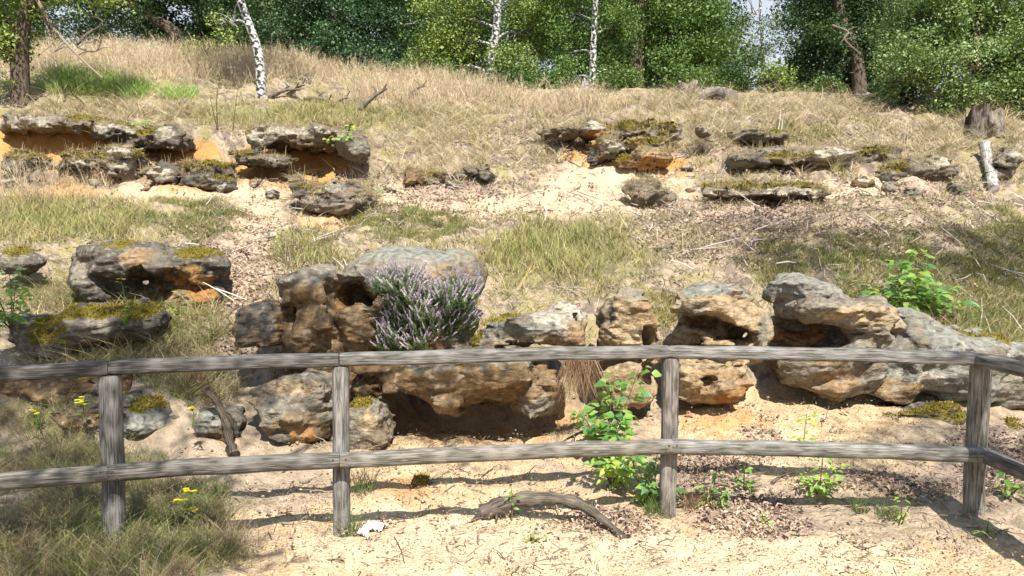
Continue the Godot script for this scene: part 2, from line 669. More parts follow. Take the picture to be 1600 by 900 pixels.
	for iz in nz - 1:
		for iy in ny - 1:
			for ix in nx - 1:
				k = iz * sxy + iy * nx + ix
				var f0 := f[k]
				if absf(f0) > cell * 4.0 + 0.08:
					continue
				var m := 0
				for e in 8:
					if f[k + off[e]] < 0.0:
						m += 1
				if m == 0 or m == 8:
					continue
				var sum := Vector3.ZERO
				var cnt := 0
				for e in edges:
					var a := f[k + off[e[0]]]
					var b := f[k + off[e[1]]]
					if (a < 0.0) != (b < 0.0):
						sum += (cor[e[0]] as Vector3).lerp(cor[e[1]], a / (a - b))
						cnt += 1
				id[k] = vs.size()
				vs.append(lo + (Vector3(ix, iy, iz) + sum / cnt) * cell)
				ns.append(Vector3(f[k + 1] - f0 + f[k + nx + 1] - f[k + nx] + f[k + sxy + 1] - f[k + sxy] + f[k + sxy + nx + 1] - f[k + sxy + nx],
					f[k + nx] - f0 + f[k + nx + 1] - f[k + 1] + f[k + sxy + nx] - f[k + sxy] + f[k + sxy + nx + 1] - f[k + sxy + 1],
					f[k + sxy] - f0 + f[k + sxy + 1] - f[k + 1] + f[k + sxy + nx] - f[k + nx] + f[k + sxy + nx + 1] - f[k + nx + 1]).normalized())
	var idx := PackedInt32Array()
	for iz in range(1, nz - 1):
		for iy in range(1, ny - 1):
			for ix in range(1, nx - 1):
				k = iz * sxy + iy * nx + ix
				var a0 := f[k]
				if absf(a0) > cell * 4.0 + 0.08:
					continue
				var ins := a0 < 0.0
				if ins != (f[k + 1] < 0.0):
					quad(idx, id[k - nx - sxy], id[k - sxy], id[k], id[k - nx], ins)
				if ins != (f[k + nx] < 0.0):
					quad(idx, id[k - 1 - sxy], id[k - 1], id[k], id[k - sxy], ins)
				if ins != (f[k + sxy] < 0.0):
					quad(idx, id[k - 1 - nx], id[k - nx], id[k], id[k - 1], ins)
	# colour of the stone: crusts, scars and stains with edges of their own
	var cols := PackedColorArray()
	var pp := []
	for s in patches:
		var c := at(s[0], s[1], d)
		c.z = -d - s[4]
		pp.append([c, Vector3(s[2] * sc, s[3] * sc, s[5]), ROCK_COL[s[6]], s[6]])
	var mm := []
	for s in moss:
		var c := at(s[0], s[1], d)
		c.z = -d - s[4]
		mm.append([c, Vector3(s[2] * sc, s[3] * sc, s[5])])
	var gs := []
	for s in moss:
		gs.append(Geo.new())
	var b0: Color = ROCK_COL[base]
	for i in vs.size():
		var p := vs[i]
		var n1: float = fb.get_noise_3dv(p * 3.0)
		var n2: float = N.fbm3.get_noise_3dv(p * 14.0)
		var c := b0
		if n1 > 0.16:
			c = c.lerp(ROCK_COL.brown if base != "dark" else ROCK_COL.grey, 0.45)
		for z in pp:
			var e: Vector3 = (p - z[0]) / z[1]
			if 1.0 - e.length_squared() + n1 * 0.9 + n2 * 0.5 > 0.0:
				c = z[2]
				if n1 + n2 * 0.5 > 0.25:
					c = c.lerp(b0, 0.5)
		if n2 > 0.30 and n1 < 0.1 and d < 9.0 and base != "tan":
			c = c.lerp(ROCK_COL.pale, 0.45)
		elif n2 < -0.34:
			c = c.lerp(ROCK_COL.dark, 0.45)
		for mi in mm.size():
			var z: Array = mm[mi]
			var e: Vector3 = (p - z[0]) / z[1]
			var q := 1.0 - e.length_squared() + n1 * 0.9 + n2 * 0.7
			if q > 0.0 and ns[i].y > -0.05:
				c = ROCK_COL.moss
				for t in (3 if d < 9.0 else 2):
					var o := Vector3(rng.randf_range(-1, 1), rng.randf_range(-0.3, 0.3), rng.randf_range(-1, 1)) * cell * 0.9
					var l := rng.randf_range(0.010, 0.024) * (1.0 if d < 9.0 else 1.8)
					var w := Vector3(rng.randf_range(-1, 1), 0, rng.randf_range(-1, 1)).normalized() * l * 0.4
					var tip := (ns[i] + Vector3(rng.randf_range(-0.6, 0.6), 0.5, rng.randf_range(-0.6, 0.6))).normalized() * l
					var hue := rng.randf()
					(gs[mi] as Geo).tri(p + o - w - org, p + o + w - org, p + o + tip - org, Color(0.20, 0.185, 0.035).lerp(Color(0.26, 0.19, 0.04), hue) * rng.randf_range(0.6, 1.25))
		cols.append(c)
		vs[i] = p - org
	var o := solo(called, arr_mesh(vs, ns, idx, cols), M.rock, org, label, "rock" if called != "stone" else "stone", group)
	for g in gs:
		if g.v.size() > 0:
			part("moss", mesh_of(g), M.moss, o).set_meta("kind", "stuff")
	if d > 10.5 and called == "boulder":
		thatch(o, vs, ns)
	return o

# dry grass and litter that creep over a ledge from the slope behind it
func thatch(o: Node3D, vs: PackedVector3Array, ns: PackedVector3Array):
	if thatch_mesh.is_empty():
		thatch_mesh = [tuft(60, 12, 0.16, 0.12, 0.007, 1.3, 0.6, 0.0, 0.5), tuft(61, 14, 0.1, 0.14, 0.007, 1.8, 0.4, 0.0, 0.5), tuft(62, 8, 0.3, 0.08, 0.007, 1.2, 0.9, 0.0, 0.4)]
	var bufs := [PackedFloat32Array(), PackedFloat32Array(), PackedFloat32Array()]
	for i in vs.size():
		if ns[i].y < 0.5 or rng.randf() > 0.26:
			continue
		var p := vs[i] + o.position
		if N.low.get_noise_2d(p.x * 2.2, p.z * 2.2) + 0.5 * N.low2.get_noise_2d(p.x * 7.0, p.z * 7.0) < -0.12:
			continue
		put(bufs[rng.randi() % 3], Basis(Vector3.UP, rng.randf() * TAU).scaled(Vector3.ONE * rng.randf_range(0.5, 1.1)), vs[i], Color(0.46, 0.37, 0.23).lerp(Color(0.20, 0.19, 0.07) if rng.randf() < 0.5 else Color(0.24, 0.17, 0.12), rng.randf()))
	for m in multi(thatch_mesh, bufs, M.grass, "dry_grass", o):
		m.set_meta("kind", "stuff")

var thatch_mesh := []
func smin(a: float, b: float, r: float) -> float:
	var h := maxf(r - absf(a - b), 0.0) / r
	return minf(a, b) - h * h * r * 0.25

func prim_d(p: Vector3, s: Array) -> float:
	var q: Vector3 = p - s[0]
	var r: Vector3 = s[1]
	var x: float = (q.x * s[3] + q.y * s[4]) / r.x
	var y: float = (q.y * s[3] - q.x * s[4]) / r.y
	var z := q.z / r.z
	var cutd := -9.0
	for pl in s[5]:
		cutd = maxf(cutd, (pl as Plane).distance_to(q))
	if s[2]:
		var x2 := x * x
		var y2 := y * y
		var z2 := z * z
		var k4 := x2 * x2 + y2 * y2 + z2 * z2
		if k4 < 0.0005:
			return -minf(r.x, minf(r.y, r.z))
		var k := sqrt(sqrt(k4))
		var gr := Vector3(x2 * x / r.x, y2 * y / r.y, z2 * z / r.z).length() / (k * k * k)
		return maxf((k - 1.0) / gr, cutd)
	var k := sqrt(x * x + y * y + z * z)
	if k < 0.1:
		return -minf(r.x, minf(r.y, r.z))
	return maxf((k - 1.0) * k / Vector3(x / r.x, y / r.y, z / r.z).length(), cutd)

func quad(idx: PackedInt32Array, a: int, b: int, c: int, d: int, flip: bool):
	if a < 0 or b < 0 or c < 0 or d < 0:
		return
	if flip:
		idx.append_array([a, c, b, a, d, c])
	else:
		idx.append_array([a, b, c, a, c, d])

func make_rocks():
	# the ledge behind the fence
	rock("brown sandstone block with arched hollow and narrow slot, left of the heather", 6.25, 0.022,
		[[492, 525, 78, 85, .42, .56, 1, 0], [482, 452, 72, 34, .28, .4, 0, -8], [402, 512, 42, 36, .4, .42, 1, -6], [565, 448, 50, 26, .42, .35, 0, 10], [525, 590, 60, 34, .25, .4, 1, 0]],
		[[546, 476, 36, 46, .0, .56, 0, -14], [456, 499, 11, 31, -.1, .5, 0, -8], [392, 566, 52, 28, -.1, .46], [430, 480, 8, 10, -.15, .16], [520, 532, 26, 22, -.25, .28], [586, 560, 20, 16, -.1, .25]],
		"umber", [[482, 428, 95, 24, .35, .6, "grey"], [392, 505, 34, 40, .2, .45, "dark"], [500, 580, 90, 44, .1, .5, "brown"], [545, 490, 30, 40, .25, .25, "ochre"], [540, 420, 60, 25, .45, .4, "grey"]], [])
	rock("smooth grey rounded boulder top rising behind the heather", 6.85, 0.024,
		[[640, 436, 105, 50, .3, .6, 0, 4], [712, 434, 48, 46, .3, .42, 0, 0], [575, 432, 60, 36, .38, .45, 0, -12]], [[708, 424, 15, 8, -.28, .22]],
		"grey", [[690, 445, 60, 30, -.1, .4, "tan"], [640, 395, 90, 20, .3, .6, "blue"]], [], 0.5)
	rock("tan squarish sandstone block between the arched hollow and the heather", 6.12, 0.02,
		[[560, 524, 46, 36, .28, .34, 1, 4], [592, 490, 18, 26, .34, .22, 1, 0]], [], "umber", [[585, 520, 25, 40, 0, .3, "brown"], [550, 480, 40, 12, .3, .4, "tan"]], [])
	rock("brownish grey block that the purple heather grows on", 6.15, 0.022,
		[[665, 528, 80, 40, .3, .36, 1, 2], [722, 532, 26, 28, .22, .26, 0, 0]], [], "brown", [[720, 525, 30, 35, .1, .3, "grey"]], [[738, 512, 14, 20, .25, .3]])
	rock("long overhanging tan slab with a scalloped lower edge above a dark hollow", 6.0, 0.021,
		[[725, 598, 152, 52, .36, .5, 1, 2], [592, 580, 58, 26, .36, .4, 0, 14], [690, 628, 52, 34, .28, .44, 0, 0], [842, 618, 44, 40, .26, .38, 1, 0], [575, 618, 26, 18, .3, .25, 0, 0]],
		[[768, 676, 74, 44, -.1, .6], [612, 658, 72, 48, .05, .7], [580, 596, 26, 10, -.1, .3, 0, 20], [812, 628, 5, 4, -.12, .2], [700, 690, 200, 36, .5, .6]],
		"umber", [[700, 560, 190, 22, .2, .6, "grey"], [845, 640, 34, 26, 0, .3, "grey"], [735, 600, 40, 34, -.1, .3, "tan"], [600, 600, 60, 40, .2, .5, "brown"], [690, 640, 40, 22, -.1, .3, "tan"]], [])
	rock("flat pale grey ledge with a knobbed end between heather and rounded block", 6.2, 0.02,
		[[826, 518, 84, 22, .3, .4, 1, -4], [888, 512, 24, 32, .2, .3, 1, 16], [866, 498, 42, 16, .34, .3, 0, -22], [780, 545, 40, 10, .2, .36, 1, 0]],
		[[850, 549, 70, 17, -.12, .42, 0, 0], [888, 500, 4, 18, -.1, .25, 0, 10]],
		"grey", [[880, 500, 50, 26, .1, .4, "pale"], [800, 512, 70, 10, .1, .4, "blue"], [840, 532, 60, 8, 0, .2, "cream"], [900, 520, 20, 22, 0, .2, "tan"]], [[770, 500, 44, 7, .3, .3], [744, 530, 9, 26, .15, .3]])
	rock("rounded buff block with a notched foot beside the hanging grass clump", 6.2, 0.02,
		[[992, 505, 40, 44, .26, .32, 1, 6], [958, 500, 16, 26, .4, .3, 0, 0], [985, 600, 44, 42, .26, .32, 1, 0], [962, 534, 22, 26, .16, .22, 0, 10], [1018, 545, 14, 26, .2, .2, 1, 0]],
		[[1004, 533, 13, 20, -.1, .34], [990, 558, 40, 9, -.12, .3]],
		"cream", [[992, 462, 40, 10, .3, .4, "grey"], [1005, 492, 24, 22, -.1, .25, "tan"], [985, 610, 40, 34, 0, .3, "tan"], [955, 495, 14, 26, .3, .3, "dark"]], [])
	rock("sandstone rock with dark sideways cavity under a grey cap and round hole below", 6.2, 0.02,
		[[1128, 484, 64, 30, .3, .4, 1, 4], [1138, 466, 50, 20, .42, .36, 0, 0], [1080, 492, 22, 22, .18, .26, 0, 0], [1130, 530, 64, 40, .62, .22, 1, 0], [1194, 522, 18, 40, .2, .28, 1, -8], [1128, 526, 32, 14, .2, .22, 1, 8], [1122, 598, 66, 38, .26, .42, 1, 6], [1168, 560, 48, 24, .3, .32, 1, 0]],
		[[1098, 510, 62, 20, .02, .5, 0, 12], [1160, 524, 15, 24, -.02, .38], [1111, 603, 17, 11, -.2, .3], [1128, 564, 44, 10, -.12, .32, 0, 6], [1196, 580, 28, 22, -.1, .36]],
		"cream", [[1138, 455, 60, 22, .4, .5, "blue"], [1085, 490, 24, 26, .1, .3, "grey"], [1150, 492, 38, 22, -.05, .25, "cream"], [1125, 600, 50, 30, -.05, .3, "tan"], [1150, 620, 40, 20, .1, .3, "ochre"], [1140, 530, 60, 36, .55, .2, "brown"], [1200, 520, 16, 30, .1, .3, "grey"]], [])
	rock("broad mushroom shaped rock with grey dome and shadowed orange recess", 6.2, 0.022,
		[[1332, 494, 88, 27, .34, .46, 1, 2], [1286, 464, 58, 28, .52, .42, 0, 0], [1386, 500, 34, 36, .28, .32, 1, 10], [1305, 535, 78, 34, .66, .24, 1, 0], [1356, 535, 42, 36, .24, .32, 1, 0], [1300, 586, 66, 34, .36, .42, 1, 4], [1366, 592, 58, 34, .42, .4, 1, 0], [1312, 612, 42, 20, .22, .3, 0, 6]],
		[[1274, 526, 68, 25, .04, .56, 0, 4], [1376, 618, 46, 17, -.12, .32], [1404, 550, 26, 18, -.05, .36], [1256, 640, 46, 30, 0, .5]],
		"grey", [[1290, 452, 60, 24, .5, .5, "blue"], [1340, 490, 70, 16, -.06, .3, "cream"], [1398, 500, 26, 22, 0, .3, "cream"], [1275, 535, 54, 24, .35, .3, "ochre"], [1300, 560, 40, 12, 0, .3, "tan"], [1310, 600, 44, 26, -.1, .3, "tan"]], [])
	rock("long blue grey slab with lichen and mossy top behind the corner post", 6.3, 0.025,
		[[1500, 582, 116, 58, .4, .48, 1, 6], [1615, 598, 95, 50, .4, .5, 1, 8], [1436, 600, 64, 38, .36, .36, 1, 0], [1480, 532, 64, 30, .55, .4, 1, 20], [1570, 552, 60, 22, .55, .4, 1, 10]],
		[[1548, 642, 34, 14, -.08, .3], [1445, 648, 90, 14, -.05, .4], [1424, 575, 14, 12, -.1, .25]],
		"blue", [[1455, 600, 26, 22, -.05, .3, "pale"], [1410, 620, 50, 26, 0, .3, "tan"], [1600, 600, 50, 40, -.05, .3, "grey"]], [[1450, 612, 24, 10, .05, .2], [1432, 560, 20, 8, .1, .3], [1550, 540, 70, 12, .5, .4]])
	rock("dark mossy rock under the blue grey slab near the corner post", 6.0, 0.024,
		[[1490, 682, 86, 32, .5, .4, 1, -4], [1600, 692, 60, 38, .45, .4, 0, 0]], [], "dark", [[1490, 670, 40, 20, .0, .3, "grey"]], [[1440, 670, 50, 22, .1, .4], [1570, 660, 60, 26, .1, .4], [1500, 648, 40, 8, .1, .3]])
	# lower left group
	rock("angular pale topped rock with rusty front behind the second post", 5.75, 0.02,
		[[448, 648, 68, 42, .34, .36, 1, 0], [478, 618, 42, 34, .4, .3, 1, 12], [452, 682, 56, 26, .3, .32, 1, 0]],
		[[390, 690, 26, 26, -.1, .3], [428, 596, 40, 20, -.2, .25, 0, -20]], "grey", [[440, 612, 50, 12, .2, .4, "cream"], [455, 690, 70, 40, 0, .35, "umber"], [470, 690, 30, 20, -.05, .3, "ochre"], [425, 690, 30, 20, -.05, .2, "dark"]], [])
	rock("speckled pale block standing upright right of the second post", 5.7, 0.018, [[566, 672, 34, 42, .26, .28, 1, -4]], [], "grey", [[572, 660, 18, 20, -.05, .2, "cream"]], [[556, 634, 26, 7, .2, .25]], 0.8)
	rock("small greenish dark rock beside a leaning dead root", 5.75, 0.018, [[314, 682, 42, 26, .25, .26, 1, -10], [336, 676, 20, 22, .22, .2, 0, 0]], [], "dark", [[305, 665, 40, 14, .1, .3, "blue"], [335, 690, 22, 14, 0, .2, "brown"]], [])
	rock("low grey rock with yellow moss crown behind the leftmost post", 5.75, 0.02,
		[[212, 668, 52, 32, .3, .32, 0, 0], [120, 660, 50, 26, .3, .3, 1, 4], [165, 640, 30, 18, .35, .25, 1, 0]], [[120, 690, 50, 14, -.1, .3]], "dark", [[215, 660, 40, 20, .0, .3, "blue"], [120, 660, 50, 18, 0, .3, "brown"], [160, 650, 30, 12, 0, .3, "tan"]], [[214, 640, 40, 10, .3, .3], [150, 630, 26, 8, .3, .3]])
	rock("thin brown overhanging slab with moss behind the left rails", 5.95, 0.022,
		[[50, 608, 110, 26, .4, .42, 1, 2], [150, 606, 34, 22, .35, .3, 1, -6]], [[60, 645, 100, 16, -.05, .45]], "brown", [[20, 620, 60, 14, -.02, .3, "tan"], [150, 610, 24, 18, 0, .3, "grey"]], [[110, 586, 60, 10, .35, .4]])
	rock("dark rounded rock with thick moss cushion below the leafy sapling", 6.45, 0.024,
		[[110, 520, 100, 40, .4, .45, 0, -6], [30, 528, 56, 34, .35, .35, 1, 12], [190, 510, 36, 36, .4, .35, 0, 0]], [[150, 560, 60, 14, -.05, .3]], "dark", [[130, 520, 50, 30, -.02, .3, "grey"], [160, 540, 60, 10, 0, .3, "brown"]], [[72, 515, 36, 26, .12, .34], [120, 490, 60, 12, .2, .4], [180, 490, 40, 14, .3, .4]])
	rock("black capped rock with broken tan scar, deep hollow and ochre flank", 7.35, 0.026,
		[[190, 410, 112, 30, .4, .5, 0, 4], [130, 440, 56, 46, .45, .42, 0, 0], [285, 415, 52, 28, .42, .42, 0, 10], [262, 460, 62, 42, .5, .34, 1, 0], [195, 480, 50, 30, .5, .35, 1, 0]],
		[[215, 454, 36, 38, -.1, .42], [185, 485, 26, 14, -.05, .25]], "dark", [[285, 458, 48, 40, .1, .4, "ochre"], [212, 402, 26, 17, -.02, .3, "tan"], [225, 470, 30, 30, .4, .3, "brown"], [265, 480, 40, 20, .1, .3, "tan"], [110, 430, 30, 30, 0, .3, "grey"]], [[170, 385, 22, 8, .3, .3], [290, 395, 34, 10, .35, .4]])
	rock("small dark rock half buried at the far left beside the dark capped rock", 7.6, 0.026, [[-2, 410, 30, 22, .3, .3, 0, 0]], [], "dark", [[5, 400, 20, 14, 0, .3, "grey"]], [[4, 392, 20, 8, .2, .3]])
	# upper left terrace
	rock("wide grey lip of rock over bare orange sand bank at far left", 12.4, 0.04, [[45, 186, 90, 13, .6, .7, 1, 2], [120, 192, 50, 12, .6, .6, 1, 6]], [], "grey", [[30, 190, 40, 10, 0, .5, "pale"]], [[120, 180, 30, 6, .3, .5]])
	rock("overhanging slab with bright chipped white edge left of the thin saplings", 12.3, 0.036,
		[[205, 212, 76, 15, .6, .7, 1, 2], [170, 205, 34, 14, .3, .4, 1, 0], [255, 214, 22, 20, .3, .35, 1, 10]], [[215, 236, 80, 12, -.1, .6]], "dark", [[175, 200, 32, 9, .1, .4, "pale"], [255, 208, 14, 13, .1, .3, "pale"]], [[170, 188, 40, 6, .3, .5], [225, 205, 20, 10, .2, .3]])
	rock("long arched slab with pale lip over a deep shaded orange hollow", 12.2, 0.038,
		[[470, 210, 95, 15, .7, .8, 1, 3], [405, 212, 28, 16, .3, .4, 1, -16], [548, 228, 28, 20, .35, .4, 1, 10], [500, 200, 60, 10, .5, .6, 0, 0]], [[460, 242, 72, 20, -.1, .8]], "grey", [[440, 203, 70, 6, 0, .4, "pale"], [400, 215, 16, 14, 0, .3, "pale"], [470, 225, 70, 14, .6, .5, "brown"], [560, 225, 14, 12, 0, .3, "blue"]], [[380, 200, 12, 10, .2, .4], [520, 190, 50, 5, .5, .5]])
	rock("mossy flat rock on the sand left of a stacked pale stone", 11.9, 0.034, [[118, 250, 48, 15, .35, .5, 1, -4], [95, 258, 24, 16, .3, .35, 0, 0]], [[130, 272, 40, 12, -.05, .4]], "dark", [[125, 256, 40, 5, -.1, .3, "pale"]], [[115, 240, 48, 8, .3, .5]])
	rock("stacked pale stone with ragged top between two mossy rocks", 11.9, 0.03, [[186, 240, 28, 11, .3, .4, 1, 2], [188, 262, 20, 22, .3, .3, 1, 0]], [], "grey", [[186, 236, 26, 8, 0, .4, "pale"], [188, 256, 18, 8, 0, .3, "pale"]], [[208, 238, 8, 6, .2, .3]])
	rock("mottled black and white stone sitting low beneath the orange bank", 11.8, 0.03, [[246, 270, 28, 16, .3, .35, 0, 10]], [], "dark", [[250, 270, 20, 10, -.1, .3, "pale"]], [])
	rock("green mossed double rock at the end of the lower terrace", 11.8, 0.032, [[312, 264, 42, 13, .35, .45, 1, 4], [330, 284, 28, 15, .3, .4, 1, 0], [290, 282, 24, 14, .35, .35, 0, 0]], [], "dark", [[325, 278, 18, 6, -.1, .3, "grey"]], [[308, 256, 42, 8, .3, .5], [336, 276, 18, 4, .2, .4]])
	rock("low moss humped slab in front of the arched hollow", 12.0, 0.034, [[380, 246, 32, 12, .4, .5, 0, 4], [420, 250, 24, 8, .35, .4, 0, 0]], [], "dark", [[420, 248, 24, 6, 0, .3, "grey"]], [[372, 239, 24, 6, .3, .4]])
	rock("grassy dark hummock of rock at far left under the orange bank", 11.8, 0.036, [[14, 252, 36, 22, .4, .5, 0, 8]], [], "dark", [], [[14, 236, 34, 12, .3, .5]])
	rock("squat grey boulder with pale flat crown beside a bright green grass tuft", 10.55, 0.028,
		[[528, 312, 50, 28, .5, .5, 0, 6], [490, 306, 36, 22, .4, .4, 0, 0], [458, 296, 20, 16, .4, .3, 0, 0], [454, 284, 11, 7, .4, .18, 0, 0]], [[478, 302, 16, 9, -.05, .3], [510, 338, 40, 10, -.05, .3]], "grey", [[512, 290, 22, 10, .1, .4, "blue"], [500, 288, 14, 8, .1, .4, "pale"], [460, 300, 20, 16, 0, .3, "dark"], [500, 312, 40, 8, -.1, .3, "dark"]], [[480, 288, 24, 5, .2, .4]])
	# middle and right terraces
	rock("crumbling rust and grey stone half buried in dry grass mid slope", 12.0, 0.032, [[642, 276, 18, 16, .3, .35, 0, 0], [676, 284, 26, 15, .3, .4, 1, 0]], [[668, 296, 20, 6, -.1, .3]], "brown", [[640, 278, 10, 14, 0, .3, "tan"], [680, 282, 14, 8, 0, .3, "grey"]], [[672, 272, 16, 4, .2, .3]])
	rock("small blocky dark stone with white speckles mid slope", 12.1, 0.03, [[752, 269, 22, 13, .3, .35, 1, 4]], [], "dark", [[758, 266, 14, 7, -.1, .3, "grey"]], [])
	rock("rust bellied rock on the upper terrace with moss along its right side", 13.0, 0.034, [[934, 200, 30, 14, .4, .5, 0, -6], [1010, 200, 64, 12, .5, .6, 1, 2], [880, 204, 40, 9, .5, .5, 0, 0]], [[940, 218, 28, 8, -.05, .35]], "grey", [[932, 194, 18, 9, 0, .4, "pale"], [938, 210, 26, 8, 0, .4, "ochre"]], [[1000, 194, 56, 10, .3, .5], [1045, 200, 16, 10, .2, .4]])
	rock("white faced stone with a round hole above the pale sand", 12.6, 0.028, [[958, 228, 28, 14, .35, .35, 0, 8], [945, 242, 22, 10, .35, .35, 1, 0]], [[952, 226, 4, 4, -.05, .15]], "dark", [[958, 226, 28, 12, -.02, .3, "pale"], [940, 244, 20, 8, 0, .3, "brown"]], [[936, 222, 8, 8, .2, .3]])
	rock("rounded cream rock with orange base and mossy cap above pale sand", 12.5, 0.028, [[1024, 244, 38, 22, .4, .42, 0, 4], [1024, 224, 34, 10, .45, .42, 1, 4], [985, 250, 24, 9, .35, .3, 0, 0]], [[1010, 264, 26, 8, -.05, .25]], "tan", [[1026, 240, 30, 12, -.05, .3, "cream"], [1020, 256, 34, 12, -.05, .35, "ochre"], [1030, 224, 26, 6, 0, .3, "dark"]], [[1016, 218, 30, 7, .3, .4], [976, 246, 14, 6, .2, .3]])
	rock("peaked grey boulder lying on the pale sand path", 10.95, 0.026, [[1020, 304, 34, 18, .4, .36, 1, 6], [1028, 290, 20, 14, .42, .26, 0, 20], [1040, 314, 18, 11, .3, .25, 0, 0]], [[1015, 326, 26, 6, -.05, .25]], "grey", [[1020, 298, 26, 14, 0, .3, "grey"], [1044, 312, 14, 10, -.05, .2, "tan"], [1030, 284, 14, 8, .1, .3, "dark"]], [[1030, 316, 12, 5, 0, .2]])
	rock("long low slab with pale chipped right end sheltering a dark gap", 12.3, 0.036, [[1240, 244, 96, 14, .6, .7, 1, -2], [1180, 248, 40, 14, .5, .5, 0, -6], [1312, 240, 36, 13, .35, .4, 1, -10]], [[1262, 266, 92, 15, -.05, .7]], "grey", [[1310, 238, 40, 12, 0, .4, "pale"], [1180, 244, 40, 10, 0, .5, "dark"], [1235, 246, 40, 6, -.1, .3, "tan"]], [[1235, 240, 40, 6, .2, .5]])
	rock("flat slab with white scalloped edge and moss lying on brown litter", 11.05, 0.03, [[1212, 298, 98, 12, .5, .6, 1, 3], [1232, 302, 36, 13, .25, .3, 0, 0], [1280, 304, 32, 14, .3, .35, 0, 4], [1130, 297, 26, 8, .3, .3, 1, 0]], [[1205, 320, 120, 14, .02, .6]], "grey", [[1140, 300, 30, 6, -.1, .4, "pale"], [1225, 300, 30, 9, -.1, .3, "pale"], [1268, 300, 16, 10, -.1, .3, "pale"]], [[1180, 288, 90, 6, .3, .5], [1285, 290, 30, 6, .2, .4]])
	rock("rough grey rock heap half covered by dry grass left of the stump", 12.0, 0.034, [[1450, 266, 56, 20, .5, .6, 0, -4], [1478, 260, 32, 18, .4, .4, 1, 0], [1415, 274, 26, 14, .4, .4, 0, 0]], [[1440, 292, 50, 8, -.05, .4]], "grey", [[1450, 276, 40, 8, 0, .4, "dark"], [1480, 250, 24, 8, .1, .4, "pale"]], [[1410, 258, 20, 8, .2, .4], [1450, 284, 30, 5, 0, .3]])
	rock("round grey stone at the right edge below the stump", 12.0, 0.03, [[1598, 246, 20, 14, .3, .35, 0, 0]], [], "grey", [[1600, 240, 16, 10, 0, .3, "pale"]], [])
	rock("small white tipped stone in straw on the upper terrace", 12.9, 0.03, [[1106, 204, 16, 7, .3, .25, 1, 8]], [], "grey", [[1106, 201, 14, 5, 0, .3, "pale"]], [])
	rock("low mossy ledge between the pale chipped slab and the rough grey heap", 12.6, 0.034, [[1385, 242, 40, 12, .45, .5, 1, 4], [1360, 248, 20, 10, .4, .4, 0, 0]], [[1385, 260, 40, 8, -.05, .4]], "dark", [[1390, 240, 24, 6, -.05, .3, "grey"]], [[1375, 233, 30, 6, .2, .4]])
	rock("crumbled dark ledge below the stump beside the round grey stone", 12.5, 0.034, [[1572, 262, 34, 14, .45, .5, 1, -6], [1590, 250, 20, 12, .4, .4, 0, 0]], [], "dark", [[1570, 258, 20, 6, -.05, .3, "pale"]], [[1568, 250, 26, 6, .2, .4]])
	rock("thin grey ledge poking from straw above the long low slab", 13.4, 0.036, [[1188, 212, 46, 8, .5, .6, 1, 2]], [], "grey", [[1180, 210, 30, 5, 0, .4, "dark"]], [[1195, 205, 34, 5, .2, .4]])
	# loose stones on the sand
	rock("mossy stone bedded in the orange damp sand", 5.1, 0.018, [[655, 762, 18, 15, .1, .1, 0, 0]], [], "brown", [], [[656, 752, 18, 10, .08, .12]], 0.5, "stone")
	rock("flat brown stone lying in the dead leaves", 5.3, 0.018, [[1168, 748, 30, 12, .14, .12, 1, 4]], [], "tan", [], [], 0.5, "stone")
	rock("pale ochre stone near the third post", 5.15, 0.018, [[1104, 760, 18, 11, .1, .1, 0, 0]], [], "cream", [], [], 0.5, "stone")
	rock("mossy stone lying behind the corner post", 4.95, 0.018, [[1556, 778, 24, 14, .1, .12, 0, 0]], [], "brown", [], [[1556, 770, 22, 9, .08, .12]], 0.5, "stone")
	var bits := [[20, 292, 11.6], [62, 284, 11.7], [150, 292, 11.6], [232, 300, 11.5], [352, 300, 11.5], [398, 292, 11.6], [425, 312, 11.2], [610, 300, 11.7], [706, 296, 11.8], [722, 282, 12.0], [880, 240, 12.8], [1070, 268, 12.2], [1085, 300, 11.6], [1345, 290, 11.8], [1372, 276, 12.0], [1388, 296, 11.6], [1500, 300, 11.7], [1425, 308, 11.3]]
	for q in bits:
		var p := spot(q[0], q[1])
		var s := seen(p)
		var w := rng.randf_range(7, 15)
		rock("small broken stone lying loose among the upper terraces", -p.z, 0.026, [[s.x, s.y - 3, w, w * rng.randf_range(0.45, 0.8), .05, w * 0.009, 1, rng.randf_range(-20, 20)]], [], ["grey", "dark", "brown", "grey"][rng.randi() % 4], [[s.x, s.y - 8, w * 0.7, 6, 0, .15, ["pale", "grey", "tan"][rng.randi() % 3]]], [], 1.0, "stone", "broken stones on the terraces")

